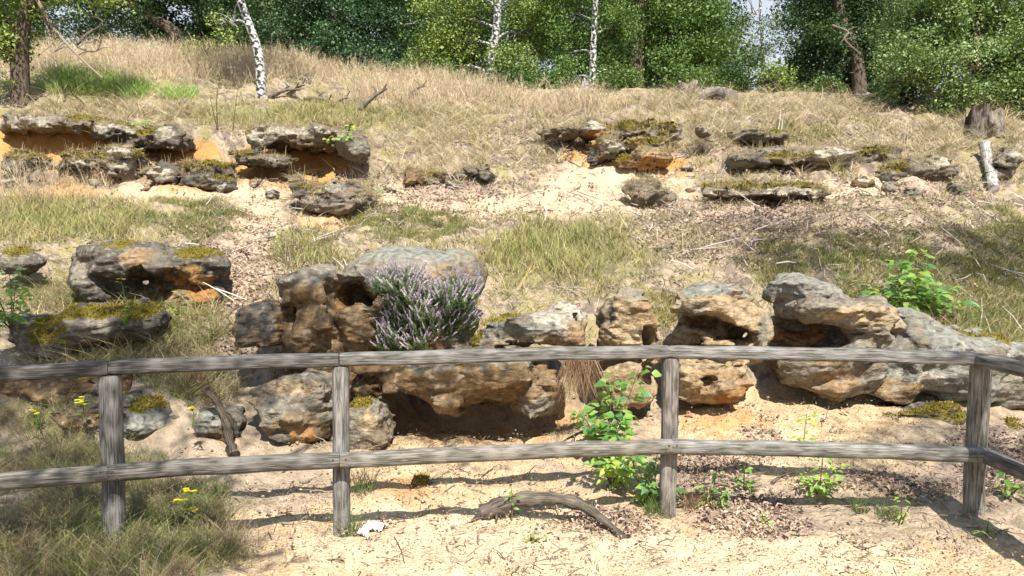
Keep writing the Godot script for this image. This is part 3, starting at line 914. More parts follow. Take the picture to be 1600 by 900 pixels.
# ------------------------------------------------------------------ fence
# a weathered beam: superellipse section, wavering sides, a lengthwise crack
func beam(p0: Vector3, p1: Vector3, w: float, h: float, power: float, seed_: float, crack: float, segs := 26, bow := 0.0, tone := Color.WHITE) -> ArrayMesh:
	var g := Geo.new()
	var sides := 32
	var dir := (p1 - p0).normalized()
	var up := Vector3(0, 1, 0) if absf(dir.y) < 0.8 else Vector3(0, 0, -1)
	var side := dir.cross(up).normalized()
	up = side.cross(dir).normalized()
	var L := (p1 - p0).length()
	for a in segs + 1:
		var f := float(a) / segs
		var c: Vector3 = p0.lerp(p1, f) + up * (bow * sin(PI * f) + 0.004 * N.low.get_noise_2d(f * L * 1.6 + seed_, 3.0)) + side * 0.004 * N.low.get_noise_2d(f * L * 1.4, seed_)
		var end := 1.0 - 0.09 * (1.0 if a == 0 or a == segs else 0.0)
		if a == 0:
			f = 0.0
		for s in sides + 1:
			var th := TAU * (s % sides) / sides
			var cx := cos(th)
			var sy := sin(th)
			var k := pow(pow(absf(cx), power) + pow(absf(sy), power), -1.0 / power)
			var r: float = 1.0 + 0.05 * N.bark.get_noise_3d(cx * 2.0 + seed_, sy * 2.0, f * L * 2.0) + 0.022 * N.bark.get_noise_3d(cx * 9.0 + seed_, sy * 9.0, f * L * 3.0)
			var cd := absf(wrapf(th - crack - 0.35 * N.low.get_noise_2d(f * L * 1.3, seed_ + 9.0), -PI, PI))
			if cd < 0.2:
				r -= 0.5 * clampf(0.35 + 1.6 * N.low.get_noise_2d(f * L * 0.8 + 5.0, seed_), 0.0, 1.0) * (1.0 - cd / 0.2)
			g.v.append(c + (side * cx * w * 0.5 + up * sy * h * 0.5) * k * r * end)
			g.n.append((side * cx / w + up * sy / h).normalized())
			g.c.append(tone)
			g.t.append(Vector2(float(s) / sides + seed_ * 0.37, f * L + seed_))
	for a in segs:
		for s in sides:
			var q := a * (sides + 1) + s
			var z := q + sides + 1
			g.i.append_array([q, q + 1, z, q + 1, z + 1, z])
	# true normals
	for q in g.n.size():
		g.n[q] = Vector3.ZERO
	for t in range(0, g.i.size(), 3):
		var a := g.v[g.i[t]]
		var nn := (g.v[g.i[t + 2]] - a).cross(g.v[g.i[t + 1]] - a)
		for e in 3:
			g.n[g.i[t + e]] += nn
	for a in segs + 1:
		var q := a * (sides + 1)
		var nn := g.n[q] + g.n[q + sides]
		g.n[q] = nn
		g.n[q + sides] = nn
	for q in g.n.size():
		g.n[q] = g.n[q].normalized()
	for e in [0, segs]:
		var k := g.v.size()
		var c := Vector3.ZERO
		var out := -dir if e == 0 else dir
		for s in sides:
			c += g.v[e * (sides + 1) + s] / sides
		g.v.append(c + out * 0.004); g.n.append(out); g.c.append(tone); g.t.append(Vector2(0.5, seed_))
		for s in sides + 1:
			var p := g.v[e * (sides + 1) + s]
			g.v.append(p); g.n.append(out); g.c.append(tone)
			g.t.append(Vector2(0.5 + (p - c).dot(side) * 2.0, seed_ + (p - c).dot(up) * 6.0))
		for s in sides:
			if e == 0:
				g.i.append_array([k, k + 2 + s, k + 1 + s])
			else:
				g.i.append_array([k, k + 1 + s, k + 2 + s])
	return mesh_of(g)

var nail: SphereMesh = null
func make_fence():
	M.nail = mat(Color(0.12, 0.10, 0.09), 0.6)
	M.nail.metallic = 0.6
	var posts := [Vector3(-3.55, 0, -3.66), Vector3(-2.18, 0, -4.15), Vector3(-0.985, 0, -4.38), Vector3(0.953, 0, -4.66), Vector3(2.742, 0, -4.51), Vector3(2.86, 0, -2.75)]
	var tops := [1.0, 1.005, 1.015, 1.02, 1.0, 0.98]
	var lows := [0.45, 0.455, 0.455, 0.46, 0.45, 0.44]
	var root := thing("wooden_fence", "weathered grey timber rail fence with two rails running in front of the rocks", "fence", Vector3(-0.985, 0, -4.38))
	var o := root.position
	var wid := [0.105, 0.108, 0.094, 0.1, 0.108, 0.11]
	for k in posts.size():
		var p: Vector3 = posts[k] - o
		var gy := height(posts[k].x, posts[k].z)
		part("post", beam(p + Vector3(0, gy - 0.3, 0), p + Vector3(0.004 * k, tops[k] - 0.0385, 0), wid[k], wid[k] * 0.95, 3.0, 3.7 * k, -0.6 if k == 1 else 1.35 + 0.5 * k, 30, 0.0, [Color(0.9, 0.9, 0.88), Color(0.85, 0.85, 0.84), Color(0.95, 0.95, 0.93), Color(1.0, 0.93, 0.88), Color(1.02, 0.98, 0.9), Color(0.9, 0.9, 0.88)][k]), M.wood, root)
	for k in posts.size() - 1:  # left rails get darker tones that put their shade into the colour
		var a: Vector3 = posts[k]
		var b: Vector3 = posts[k + 1]
		var dir := (b - a).normalized()
		var fr := Vector3(0, 0, 0)
		var gap := 0.004
		var ta := a + Vector3(0, tops[k], 0) + dir * gap - o
		var tb := b + Vector3(0, tops[k + 1], 0) - dir * gap - o
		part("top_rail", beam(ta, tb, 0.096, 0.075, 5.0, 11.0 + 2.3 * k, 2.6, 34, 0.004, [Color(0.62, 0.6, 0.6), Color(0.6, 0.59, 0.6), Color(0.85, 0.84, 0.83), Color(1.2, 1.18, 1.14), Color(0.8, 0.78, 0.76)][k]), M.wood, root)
		# the lower rail lies against the viewer's side of the posts
		var out := Vector3(-dir.z, 0, dir.x) * 0.090
		if k == 4:
			out = Vector3(-0.075, 0, 0.09)
		var out2 := out
		if k == 3:
			out2 = Vector3(0.0, 0, 0.092)
		var la := a + Vector3(0, lows[k], 0) + out - o + dir * gap
		var lb := b + Vector3(0, lows[k + 1], 0) + out2 - o - dir * gap
		if k == 4:
			la = a + Vector3(0.012, lows[k] - 0.005, 0.07) - o
			lb = b + Vector3(-0.02, lows[k + 1], 0) - o
		for e in [[la, 1.0], [lb, -1.0]]:
			for q in 2:
				if nail == null:
					nail = SphereMesh.new()
					nail.radius = 0.006
					nail.height = 0.008
					nail.radial_segments = 8
					nail.rings = 4
				part("nail", nail, M.nail, root, Transform3D(Basis(Vector3.RIGHT, PI * 0.5), e[0] + dir * e[1] * (0.035 + 0.02 * q) + out.normalized() * 0.045 + Vector3(0, 0.018 - 0.036 * q, 0)))
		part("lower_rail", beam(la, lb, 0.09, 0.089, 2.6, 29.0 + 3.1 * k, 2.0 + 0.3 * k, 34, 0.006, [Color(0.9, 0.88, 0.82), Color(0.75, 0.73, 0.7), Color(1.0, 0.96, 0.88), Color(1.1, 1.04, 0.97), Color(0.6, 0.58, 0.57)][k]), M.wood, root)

# ------------------------------------------------------------------ trees
var clumps := []
func make_clumps():
	for k in 3:
		var g := Geo.new()
		var r := RandomNumberGenerator.new()
		r.seed = 70 + k
		for j in 58:
			var c := Vector3(r.randf_range(-1, 1), r.randf_range(-1, 1), r.randf_range(-1, 1))
			if c.length() > 1.0:
				c = c.normalized() * r.randf_range(0.4, 1.0)
			c *= Vector3(0.34, 0.24, 0.34)
			var y := Vector3(r.randf_range(-1, 1), r.randf_range(-1.2, 0.5), r.randf_range(-1, 1)).normalized()
			var x := y.cross(Vector3(r.randf_range(-0.8, 0.8), 1.0, r.randf_range(-0.3, 1.0))).normalized()
			var z := x.cross(y)
			var l := r.randf_range(0.035, 0.085)
			var w := l * 0.36
			var tone := r.randf_range(0.85, 1.15)
			var col := Color(tone * r.randf_range(0.85, 1.2), tone, tone * r.randf_range(0.8, 1.1))
			var m := c + y * l * 0.45 - z * w * 0.25
			g.tri(c, m + x * w, c + y * l, col)
			g.tri(c, c + y * l, m - x * w, col)
		clumps.append(mesh_of(g))

func multi(meshes: Array, buf: Array, m: Material, called: String, parent: Node3D) -> Array:
	var out := []
	for k in meshes.size():
		var b: PackedFloat32Array = buf[k]
		if b.size() == 0:
			continue
		var mm := MultiMesh.new()
		mm.transform_format = MultiMesh.TRANSFORM_3D
		mm.use_colors = true
		mm.mesh = meshes[k]
		mm.instance_count = b.size() / 16
		mm.buffer = b
		var o := MultiMeshInstance3D.new()
		o.name = called
		o.multimesh = mm
		o.material_override = m
		parent.add_child(o, true)
		out.append(o)
	return out

func put(b: PackedFloat32Array, t: Basis, p: Vector3, c: Color):
	b.append_array(PackedFloat32Array([t.x.x, t.y.x, t.z.x, p.x, t.x.y, t.y.y, t.z.y, p.y, t.x.z, t.y.z, t.z.z, p.z, c.r, c.g, c.b, 1.0]))

func rand_basis(s: float) -> Basis:
	return Basis.from_euler(Vector3(rng.randf_range(-0.7, 0.7), rng.randf_range(0, TAU), rng.randf_range(-0.7, 0.7))).scaled(Vector3.ONE * s)

# stem: [u, v] pairs at distance d, foot first; lobes: [u, v, half width, half height, metres behind, half depth, clumps]
func tree(called: String, label: String, d: float, stem: Array, r0: float, r1: float, bark: Material, lobes: Array, ca: Color, cb: Color, leaf := 1.0, group := "trees along the top of the slope", offset := Vector3.ZERO, category := "tree"):
	var pts := []
	for s in stem:
		pts.append(at(s[0], s[1], d) + offset)
	var foot: Vector3 = pts[0]
	foot.y = height(foot.x, foot.z) - 0.08
	pts[0] = foot
	var root := thing(called, label, category, foot, group)
	var loc := []
	for p in pts:
		loc.append(p - foot)
	var n := maxi(8, stem.size() * 5)
	var path := curve_pts(loc, n)
	var rad := taper(r0, r1, n)
	rad[0] *= 1.35
	var g := Geo.new()
	tube(g, path, rad, 12, Color.WHITE, 0.12, true, foot.x, 5.0)
	part("trunk", mesh_of(g), bark, root)
	var bufs := [PackedFloat32Array(), PackedFloat32Array(), PackedFloat32Array()]
	var sc := d / F
	for lb in lobes:
		var c := at(lb[0], lb[1], d) + offset - foot
		c.z -= lb[4]
		var e := Vector3(lb[2] * sc, lb[3] * sc, lb[5])
		# a limb from the nearest lower point of the stem, with side twigs
		var near := 0
		for k in path.size():
			if (path[k] as Vector3).y < c.y - 0.1 and (path[k] - c).length() < (path[near] - c).length() + 0.4:
				near = k
		var st: Vector3 = path[near]
		var lg := Geo.new()
		var mid := st.lerp(c, 0.5) + Vector3(rng.randf_range(-0.2, 0.2), 0.15, rng.randf_range(-0.2, 0.2))
		tube(lg, curve_pts([st, mid, c, c + (c - mid) * 0.5], 10), taper(rad[near] * 0.45, 0.008, 10), 6, Color.WHITE, 0.1, false)
		for k in 7:
			var a := st.lerp(c, rng.randf_range(0.4, 1.0))
			var o := Vector3(rng.randf_range(-1, 1), rng.randf_range(-0.5, 1), rng.randf_range(-1, 1)) * e * 0.9
			tube(lg, curve_pts([a, a.lerp(c + o, 0.5) + Vector3(0, 0.08, 0), c + o], 5), taper(0.02, 0.004, 5), 4, Color.WHITE, 0.0, false)
		part("limb", mesh_of(lg), bark, root)
		for k in lb[6]:
			var o := Vector3(rng.randfn(), rng.randfn(), rng.randfn()).normalized() * pow(rng.randf(), 0.45)
			var p: Vector3 = c + o * e
			var gap: float = N.low.get_noise_3dv((p + foot) * 1.0)
			if gap < (-0.03 if d < 27.0 else -0.2):
				continue
			var t := clampf(rng.randf() * 0.8 + gap, 0, 1)
			put(bufs[rng.randi() % 3], rand_basis(leaf * rng.randf_range(0.7, 1.5)), p, ca.lerp(cb, t))
	for o in multi(clumps, bufs, M.leaves, "crown", root):
		o.set_meta("kind", "stuff")
	return root

func make_trees():
	make_clumps()
	var dk := Color(0.036, 0.075, 0.032)
	var dk2 := Color(0.068, 0.120, 0.041)
	var md := Color(0.068, 0.132, 0.037)
	var md2 := Color(0.167, 0.259, 0.071)
	var yl := Color(0.158, 0.238, 0.059)
	var yl2 := Color(0.303, 0.372, 0.106)
	var bl := Color(0.049, 0.099, 0.059)
	var bl2 := Color(0.116, 0.207, 0.106)
	tree("oak_tree", "leaning mossy trunk with pale yellow green leaves at the left edge", 14.2, [[30, 135], [32, 60], [45, 10], [80, -60], [110, -160]], 0.16, 0.08, M.bark,
		[[-20, 30, 60, 60, 0, .8, 130], [10, 90, 30, 60, -.3, .6, 60], [20, -40, 90, 50, 0, 1, 200], [100, 0, 60, 18, -.3, .5, 50], [170, -20, 70, 24, -.2, .6, 70]], yl, yl2, 0.8)
	tree("oak_tree", "dark bent trunk with deep green crown behind the dry grass", 19.5, [[292, 100], [275, 55], [235, 25], [195, -5], [150, -60]], 0.17, 0.09, M.bark,
		[[250, 10, 90, 50, .4, 1, 260], [300, 55, 60, 44, .6, .9, 200], [190, 20, 50, 34, .4, .8, 70], [330, -10, 90, 50, .3, 1, 260], [240, -60, 160, 60, 0, 1.4, 350], [345, 60, 50, 40, .5, .8, 150]], dk, dk2, 1.0)
	tree("birch_tree", "white birch with bent trunk standing in pale dry grass", 15.6, [[408, 140], [406, 100], [398, 62], [382, 20], [370, -30], [366, -150], [380, -240]], 0.10, 0.058, M.birch,
		[[345, -70, 70, 50, 0, .9, 90], [420, -110, 90, 70, 0, 1, 160], [370, -190, 110, 70, 0, 1.1, 200], [360, 40, 22, 28, -.2, .3, 22]], md, yl2, 0.8)
	tree("oak_tree", "dense blue green tree with foliage to the ground right of the bent birch", 21.0, [[520, 130], [525, 60], [515, -20], [510, -120]], 0.2, 0.1, M.bark,
		[[470, 60, 60, 55, 0, 1.1, 260], [540, 55, 70, 60, -.2, 1.1, 320], [600, 70, 60, 60, 0, 1, 260], [500, -20, 90, 60, 0, 1.3, 330], [600, -20, 80, 60, 0, 1.2, 300], [440, 0, 50, 60, .2, 1, 180], [560, 105, 80, 20, -.4, .7, 140]], bl, bl2, 1.0)
	tree("birch_tree", "white stemmed birch wrapped in yellow green leaves at centre crest", 20.0, [[764, 155], [768, 95], [776, 40], [779, -20], [790, -140]], 0.12, 0.08, M.birch,
		[[690, 60, 55, 50, .3, .9, 190], [660, 30, 40, 40, .3, .8, 130], [720, 0, 60, 45, .3, 1, 200], [820, 50, 50, 55, .3, .9, 170], [850, 0, 60, 50, .2, 1, 200], [680, 105, 60, 30, .3, .8, 130], [780, -80, 120, 60, 0, 1.2, 300], [810, 105, 50, 34, -.4, .6, 130]], md, yl2, 0.85)
	tree("oak_tree", "dark double trunk tree just left of the white stemmed birch", 21.5, [[742, 150], [738, 90], [728, 30], [720, -60]], 0.13, 0.07, M.bark,
		[[640, 90, 60, 46, .2, .9, 170], [720, 70, 70, 50, .6, 1, 220], [700, -20, 90, 60, .4, 1.2, 250]], dk2, md2, 0.95)
	tree("birch_tree", "thin grey birch with dark patched bark and airy leaves", 19.2, [[924, 168], [926, 110], [928, 50], [932, -30], [938, -150]], 0.095, 0.06, M.birch,
		[[880, 80, 45, 45, .4, .8, 150], [900, 20, 60, 50, .4, .9, 190], [965, 40, 45, 50, .3, .8, 150], [930, -60, 100, 60, .2, 1.1, 240], [880, 125, 50, 22, -.2, .5, 110], [955, 110, 40, 30, .4, .6, 100]], md, md2, 0.8)
	tree("oak_tree", "stout dark oak trunk with broad mid green crown at centre right", 20.5, [[992, 155], [992, 100], [996, 40], [1010, -60]], 0.27, 0.18, M.bark,
		[[1000, 20, 60, 50, 0, 1, 220], [1070, 30, 60, 50, .2, 1, 240], [1060, 90, 70, 40, 0, .9, 220], [1120, 60, 50, 60, .2, 1, 200], [1030, -50, 110, 60, 0, 1.3, 300], [1010, 110, 40, 26, .8, .6, 80]], md, md2, 0.95)
	tree("oak_tree", "dark green oak left of the bright gap of sky", 22.5, [[1105, 150], [1110, 80], [1105, 0], [1100, -100]], 0.2, 0.12, M.bark,
		[[1110, 30, 50, 50, 0, 1.1, 220], [1130, 90, 50, 45, 0, .9, 190], [1090, -40, 90, 60, 0, 1.3, 280], [1060, 110, 60, 30, 0, .8, 150]], dk, dk2, 1.0)
	tree("birch_tree", "sparse pale birch in front of the bright gap of sky", 26.0, [[1190, 140], [1192, 80], [1188, 10], [1195, -90]], 0.07, 0.04, M.birch,
		[[1175, 20, 35, 34, 0, .8, 46], [1200, 75, 40, 34, 0, .8, 70], [1170, 95, 36, 30, 0, .8, 70], [1190, -50, 60, 50, 0, 1, 70]], Color(0.09, 0.14, 0.07), Color(0.16, 0.21, 0.11), 0.85)
	tree("oak_tree", "dark tree with twisted bare lower branches right of the gap of sky", 20.5, [[1345, 150], [1338, 90], [1318, 40], [1305, -20], [1300, -120]], 0.2, 0.1, M.bark,
		[[1290, 50, 45, 50, .3, 1, 200], [1345, 60, 50, 56, .5, 1, 240], [1280, 105, 45, 34, .5, .9, 150], [1310, -10, 70, 44, .5, 1.1, 220], [1390, 20, 50, 50, .5, 1, 200], [1330, -80, 110, 60, .3, 1.3, 280], [1350, 120, 60, 34, .6, .8, 170]], dk, dk2, 1.0)
	tree("birch_tree", "bright light green birch thicket behind the grey stump", 15.6, [[1525, 175], [1527, 110], [1524, 40], [1528, -60]], 0.06, 0.04, M.bark,
		[[1430, 90, 60, 50, 0, .9, 260], [1500, 110, 70, 46, -.2, .8, 290], [1570, 100, 60, 60, 0, .9, 260], [1450, 30, 60, 44, .2, .9, 220], [1540, 30, 70, 50, .1, .9, 270], [1620, 40, 60, 70, 0, .9, 220], [1500, -50, 130, 60, .2, 1.2, 330], [1410, 130, 40, 22, -.2, .5, 90], [1460, 158, 50, 24, -.4, .5, 130], [1580, 160, 50, 26, -.3, .5, 130], [1600, 130, 50, 40, -.4, .6, 140]], Color(0.11, 0.18, 0.065), Color(0.28, 0.36, 0.15), 0.85)
	# low bushes on the crest
	var bushes := [["vivid green low bush under the gap of sky", 19.5, 1205, 128, 52, 24, 130, md, yl2], ["dark round bush at the foot of the twisted tree", 18.6, 1300, 138, 44, 20, 110, dk2, md2], ["low green bush between the crest birches", 18.8, 850, 140, 46, 22, 110, md, md2],
		["low dark bush below the blue green tree", 20.0, 610, 118, 60, 18, 120, bl, bl2], ["small yellow green bush at the foot of the bent dark trunk", 18.2, 320, 82, 22, 22, 34, yl, yl2], ["mid green bush beneath the stout oak", 18.9, 1080, 128, 60, 22, 120, md, md2],
		["leafy undergrowth below the dark double trunk tree", 19.6, 700, 128, 60, 24, 150, dk2, md2], ["leafy undergrowth right of the white stemmed birch", 19.0, 800, 134, 46, 22, 120, dk2, md], ["leafy undergrowth right of the thin grey birch", 18.9, 965, 134, 44, 22, 120, dk2, md2], ["dark undergrowth below the oak by the sky gap", 19.4, 1140, 124, 44, 26, 120, dk, md],
		["grey green bush left of the grey stump", 16.3, 1405, 148, 36, 26, 90, Color(0.09, 0.14, 0.06), Color(0.17, 0.22, 0.10)]]
	for b in bushes:
		tree("bush", b[0], b[1], [[b[2], b[3] + b[5]], [b[2] + 3, b[3]], [b[2] - 6, b[3] - b[5]]], 0.03, 0.012, M.bark, [[b[2], b[3], b[4], b[5], 0, .6, b[6]], [b[2] + b[4] * 0.5, b[3] + 8, b[4] * 0.6, b[5] * 0.8, .2, .5, b[6] / 2]], b[7], b[8], 0.85, "bushes on the crest", Vector3.ZERO, "bush")
	# wood behind the crest
	var behind := [[60, 28, 0.5], [150, 30, 0.35], [400, 29, 1.0], [560, 31, 1.0], [690, 29, 1.0], [800, 31, 1.0], [900, 29, 1.0], [1040, 30, 1.0], [1330, 30, 1.0], [1450, 28, 1.0], [1570, 30, 1.0]]
	var where := ["the leaning trunk at the left edge", "the pale dead brush", "the bent white birch", "the dense blue green tree", "the dark double trunk tree", "the white stemmed centre birch", "the thin grey birch", "the stout dark oak", "the twisted bare branches", "the grey green bush", "the bright birch thicket"]
	for b in behind:
		var u: float = b[0]
		var q: float = b[2]
		var lob := []
		for k in 5:
			lob.append([u + rng.randf_range(-60, 60), [100, 60, 20, -30, -70][k] + rng.randf_range(-8, 8), 70, 40, rng.randf_range(-1, 1), 1.6, int(230 * q)])
		tree("wood_tree", "dark leafy wood tree behind " + where[behind.find(b)], b[1], [[u, 140], [u + 4, 60], [u - 5, -30], [u, -110]], 0.17, 0.09, M.bark, lob, Color(0.04, 0.085, 0.035), Color(0.08, 0.14, 0.05), 1.35, "dark trees of the wood behind the crest")
	# the trees behind the viewer whose crowns shade the lower left and the right of the slope
	shade_tree("spreading oak behind the viewpoint that shades the left of the fence", Vector3(-5.6, 0, 4.2), 7.5, [[Vector3(-1.9, 6.4, 0.4), Vector3(1.8, 1.3, 1.3), 52], [Vector3(-3.3, 6.6, 0.6), Vector3(1.9, 1.3, 1.5), 62], [Vector3(-2.8, 8.6, -0.2), Vector3(1.6, 1.0, 1.3), 64], [Vector3(0.25, 7.0, -1.35), Vector3(1.5, 0.8, 0.9), 18], [Vector3(-1.6, 7.6, -1.0), Vector3(1.3, 0.8, 0.9), 40], [Vector3(-5.0, 7.0, 2.5), Vector3(1.6, 1.2, 1.6), 120]])
	shade_tree("tall oak right of the viewpoint that dapples the right of the slope", Vector3(9.5, 0, 1.5), 10.5, [[Vector3(5.6, 10.2, -2.6), Vector3(2.2, 0.9, 1.3), 70], [Vector3(8.6, 9.6, -3.0), Vector3(2.0, 1.0, 1.6), 90], [Vector3(4.6, 8.4, 0.6), Vector3(1.3, 0.8, 0.8), 26]])

func shade_tree(label: String, foot: Vector3, tall: float, lobes: Array):
	foot.y = height(foot.x, foot.z) - 0.1
	var root := thing("oak_tree", label, "tree", foot, "trees around the viewpoint")
	var g := Geo.new()
	tube(g, curve_pts([Vector3.ZERO, Vector3(0.1, tall * 0.35, 0.05), Vector3(0.0, tall * 0.7, -0.1), Vector3(0.15, tall, 0)], 18), taper(0.26, 0.07, 18), 12, Color.WHITE, 0.12, true, 3.0, 5.0)
	part("trunk", mesh_of(g), M.bark, root)
	var bufs := [PackedFloat32Array(), PackedFloat32Array(), PackedFloat32Array()]
	for lb in lobes:
		var c: Vector3 = lb[0] - root.position
		var st := Vector3(0.02, tall * 0.6, -0.05)
		var lg := Geo.new()
		tube(lg, curve_pts([st, st.lerp(c, 0.5) + Vector3(0, 0.3, 0), c], 10), taper(0.09, 0.02, 10), 6, Color.WHITE, 0.1, false)
		part("limb", mesh_of(lg), M.bark, root)
		for k in lb[2]:
			var o := Vector3(rng.randfn(), rng.randfn(), rng.randfn()).normalized() * pow(rng.randf(), 0.45)
			put(bufs[rng.randi() % 3], rand_basis(1.2), c + o * lb[1], Color(0.06, 0.12, 0.03))
	for o in multi(clumps, bufs, M.leaves, "crown", root):
		o.set_meta("kind", "stuff")

# ------------------------------------------------------------------ grass
func tuft(seed_: int, blades: int, h: float, spread: float, w: float, lean: float, curl: float, heads: float, tone := 0.3) -> ArrayMesh:
	var g := Geo.new()
	var r := RandomNumberGenerator.new()
	r.seed = seed_
	for b in blades:
		var a := r.randf() * TAU
		var out := Vector3(cos(a), 0, sin(a))
		var p := out * spread * sqrt(r.randf())
		var l := h * r.randf_range(0.3, 1.25)
		var dir := (Vector3(0, 1, 0) + Vector3(r.randf_range(-1, 1), 0, r.randf_range(-1, 1)) * lean).normalized()
		var bend := Vector3(r.randf_range(-1, 1), -0.45, r.randf_range(-1, 1)) * curl
		var side := dir.cross(Vector3(r.randf_range(-1, 1), 0.1, r.randf_range(-1, 1))).normalized() * w * r.randf_range(0.6, 1.2) * 0.5
		var k := r.randf_range(1.0 - tone, 1.0 + tone)
		var col := Color(k * r.randf_range(0.9, 1.12), k, k * r.randf_range(0.85, 1.1))
		var prev := p
		var n := 4
		for s in n:
			var f := (s + 1.0) / n
			var q := p + dir * l * f + bend * l * f * f
			var wa := side * (1.0 - 0.75 * float(s) / n)
			var wb := side * (1.0 - 0.75 * f)
			g.tri(prev - wa, prev + wa, q + wb, col)
			if s < n - 1:
				g.tri(prev - wa, q + wb, q - wb, col)
			if heads > 0.0 and s >= n - 2:
				for e in 5:
					var c := prev.lerp(q, r.randf())
					var t := c + Vector3(r.randf_range(-1, 1), r.randf_range(0.0, 1.2), r.randf_range(-1, 1)) * 0.05 * heads
					g.tri(c, c + side * 1.2, t, Color(col.r * 1.08, col.g * 0.93, col.b * 0.95))
			prev = q
	return mesh_of(g)

func scatter(called: String, label: String, category: String, meshes: Array, zones: Array, tries: int, ca: Color, cb: Color, smin_: float, smax_: float, dmin: float, dmax: float, edge := 0.0, sink := 0.01, m: Material = null, flat := false, base_p := 0.0, avoid := []):
	var root := Node3D.new()
	root.name = numbered(called)
	add_child(root)
	tag(root, label, category, "", "stuff")
	var bufs := []
	for k in meshes:
		bufs.append(PackedFloat32Array())
	var got := 0
	for k in tries:
		var d := lerpf(dmin, dmax, rng.randf())
		var x := rng.randf_range(-0.74, 0.74) * d
		var z := -d
		var n: float = N.fbm.get_noise_2d(x * 1.6 + 17.0, z * 1.6)
		var y := height(x, z)
		var s := seen(Vector3(x, y, z))
		var q := blob(s.x, s.y, zones) + n * 1.1
		if not avoid.is_empty() and blob(s.x, s.y, avoid) + n > 0.0 and rng.randf() > 0.04:
			continue
		if q < edge and rng.randf() > base_p:
			continue
		if q < edge + 0.35 and q >= edge and rng.randf() > 0.35 + (q - edge):
			continue
		var sc := rng.randf_range(smin_, smax_)
		var nrm := Vector3(height(x - 0.06, z) - height(x + 0.06, z), 0.12, height(x, z - 0.06) - height(x, z + 0.06)).normalized()
		var b: Basis
		if flat:
			b = Basis(Quaternion(Vector3.UP, nrm)) * Basis.from_euler(Vector3(rng.randf_range(-0.5, 0.5), rng.randf() * TAU, rng.randf_range(-0.5, 0.5))).scaled(Vector3.ONE * sc)
		else:
			if nrm.y < 0.55:
				continue
			b = Basis(Quaternion(Vector3.UP, nrm.lerp(Vector3.UP, 0.6).normalized())) * Basis(Vector3.UP, rng.randf() * TAU).scaled(Vector3(sc, sc * rng.randf_range(0.8, 1.2), sc))
		put(bufs[rng.randi() % meshes.size()], b, Vector3(x, y - sink, z), ca.lerp(cb, clampf(rng.randf() * 1.2 - 0.1 + n * 0.9, 0, 1)) * rng.randf_range(0.7, 1.2))
		got += 1
	multi(meshes, bufs, M.grass if m == null else m, called + "_tufts" if not flat else called + "_pieces", root)
	print(called, " ", got)

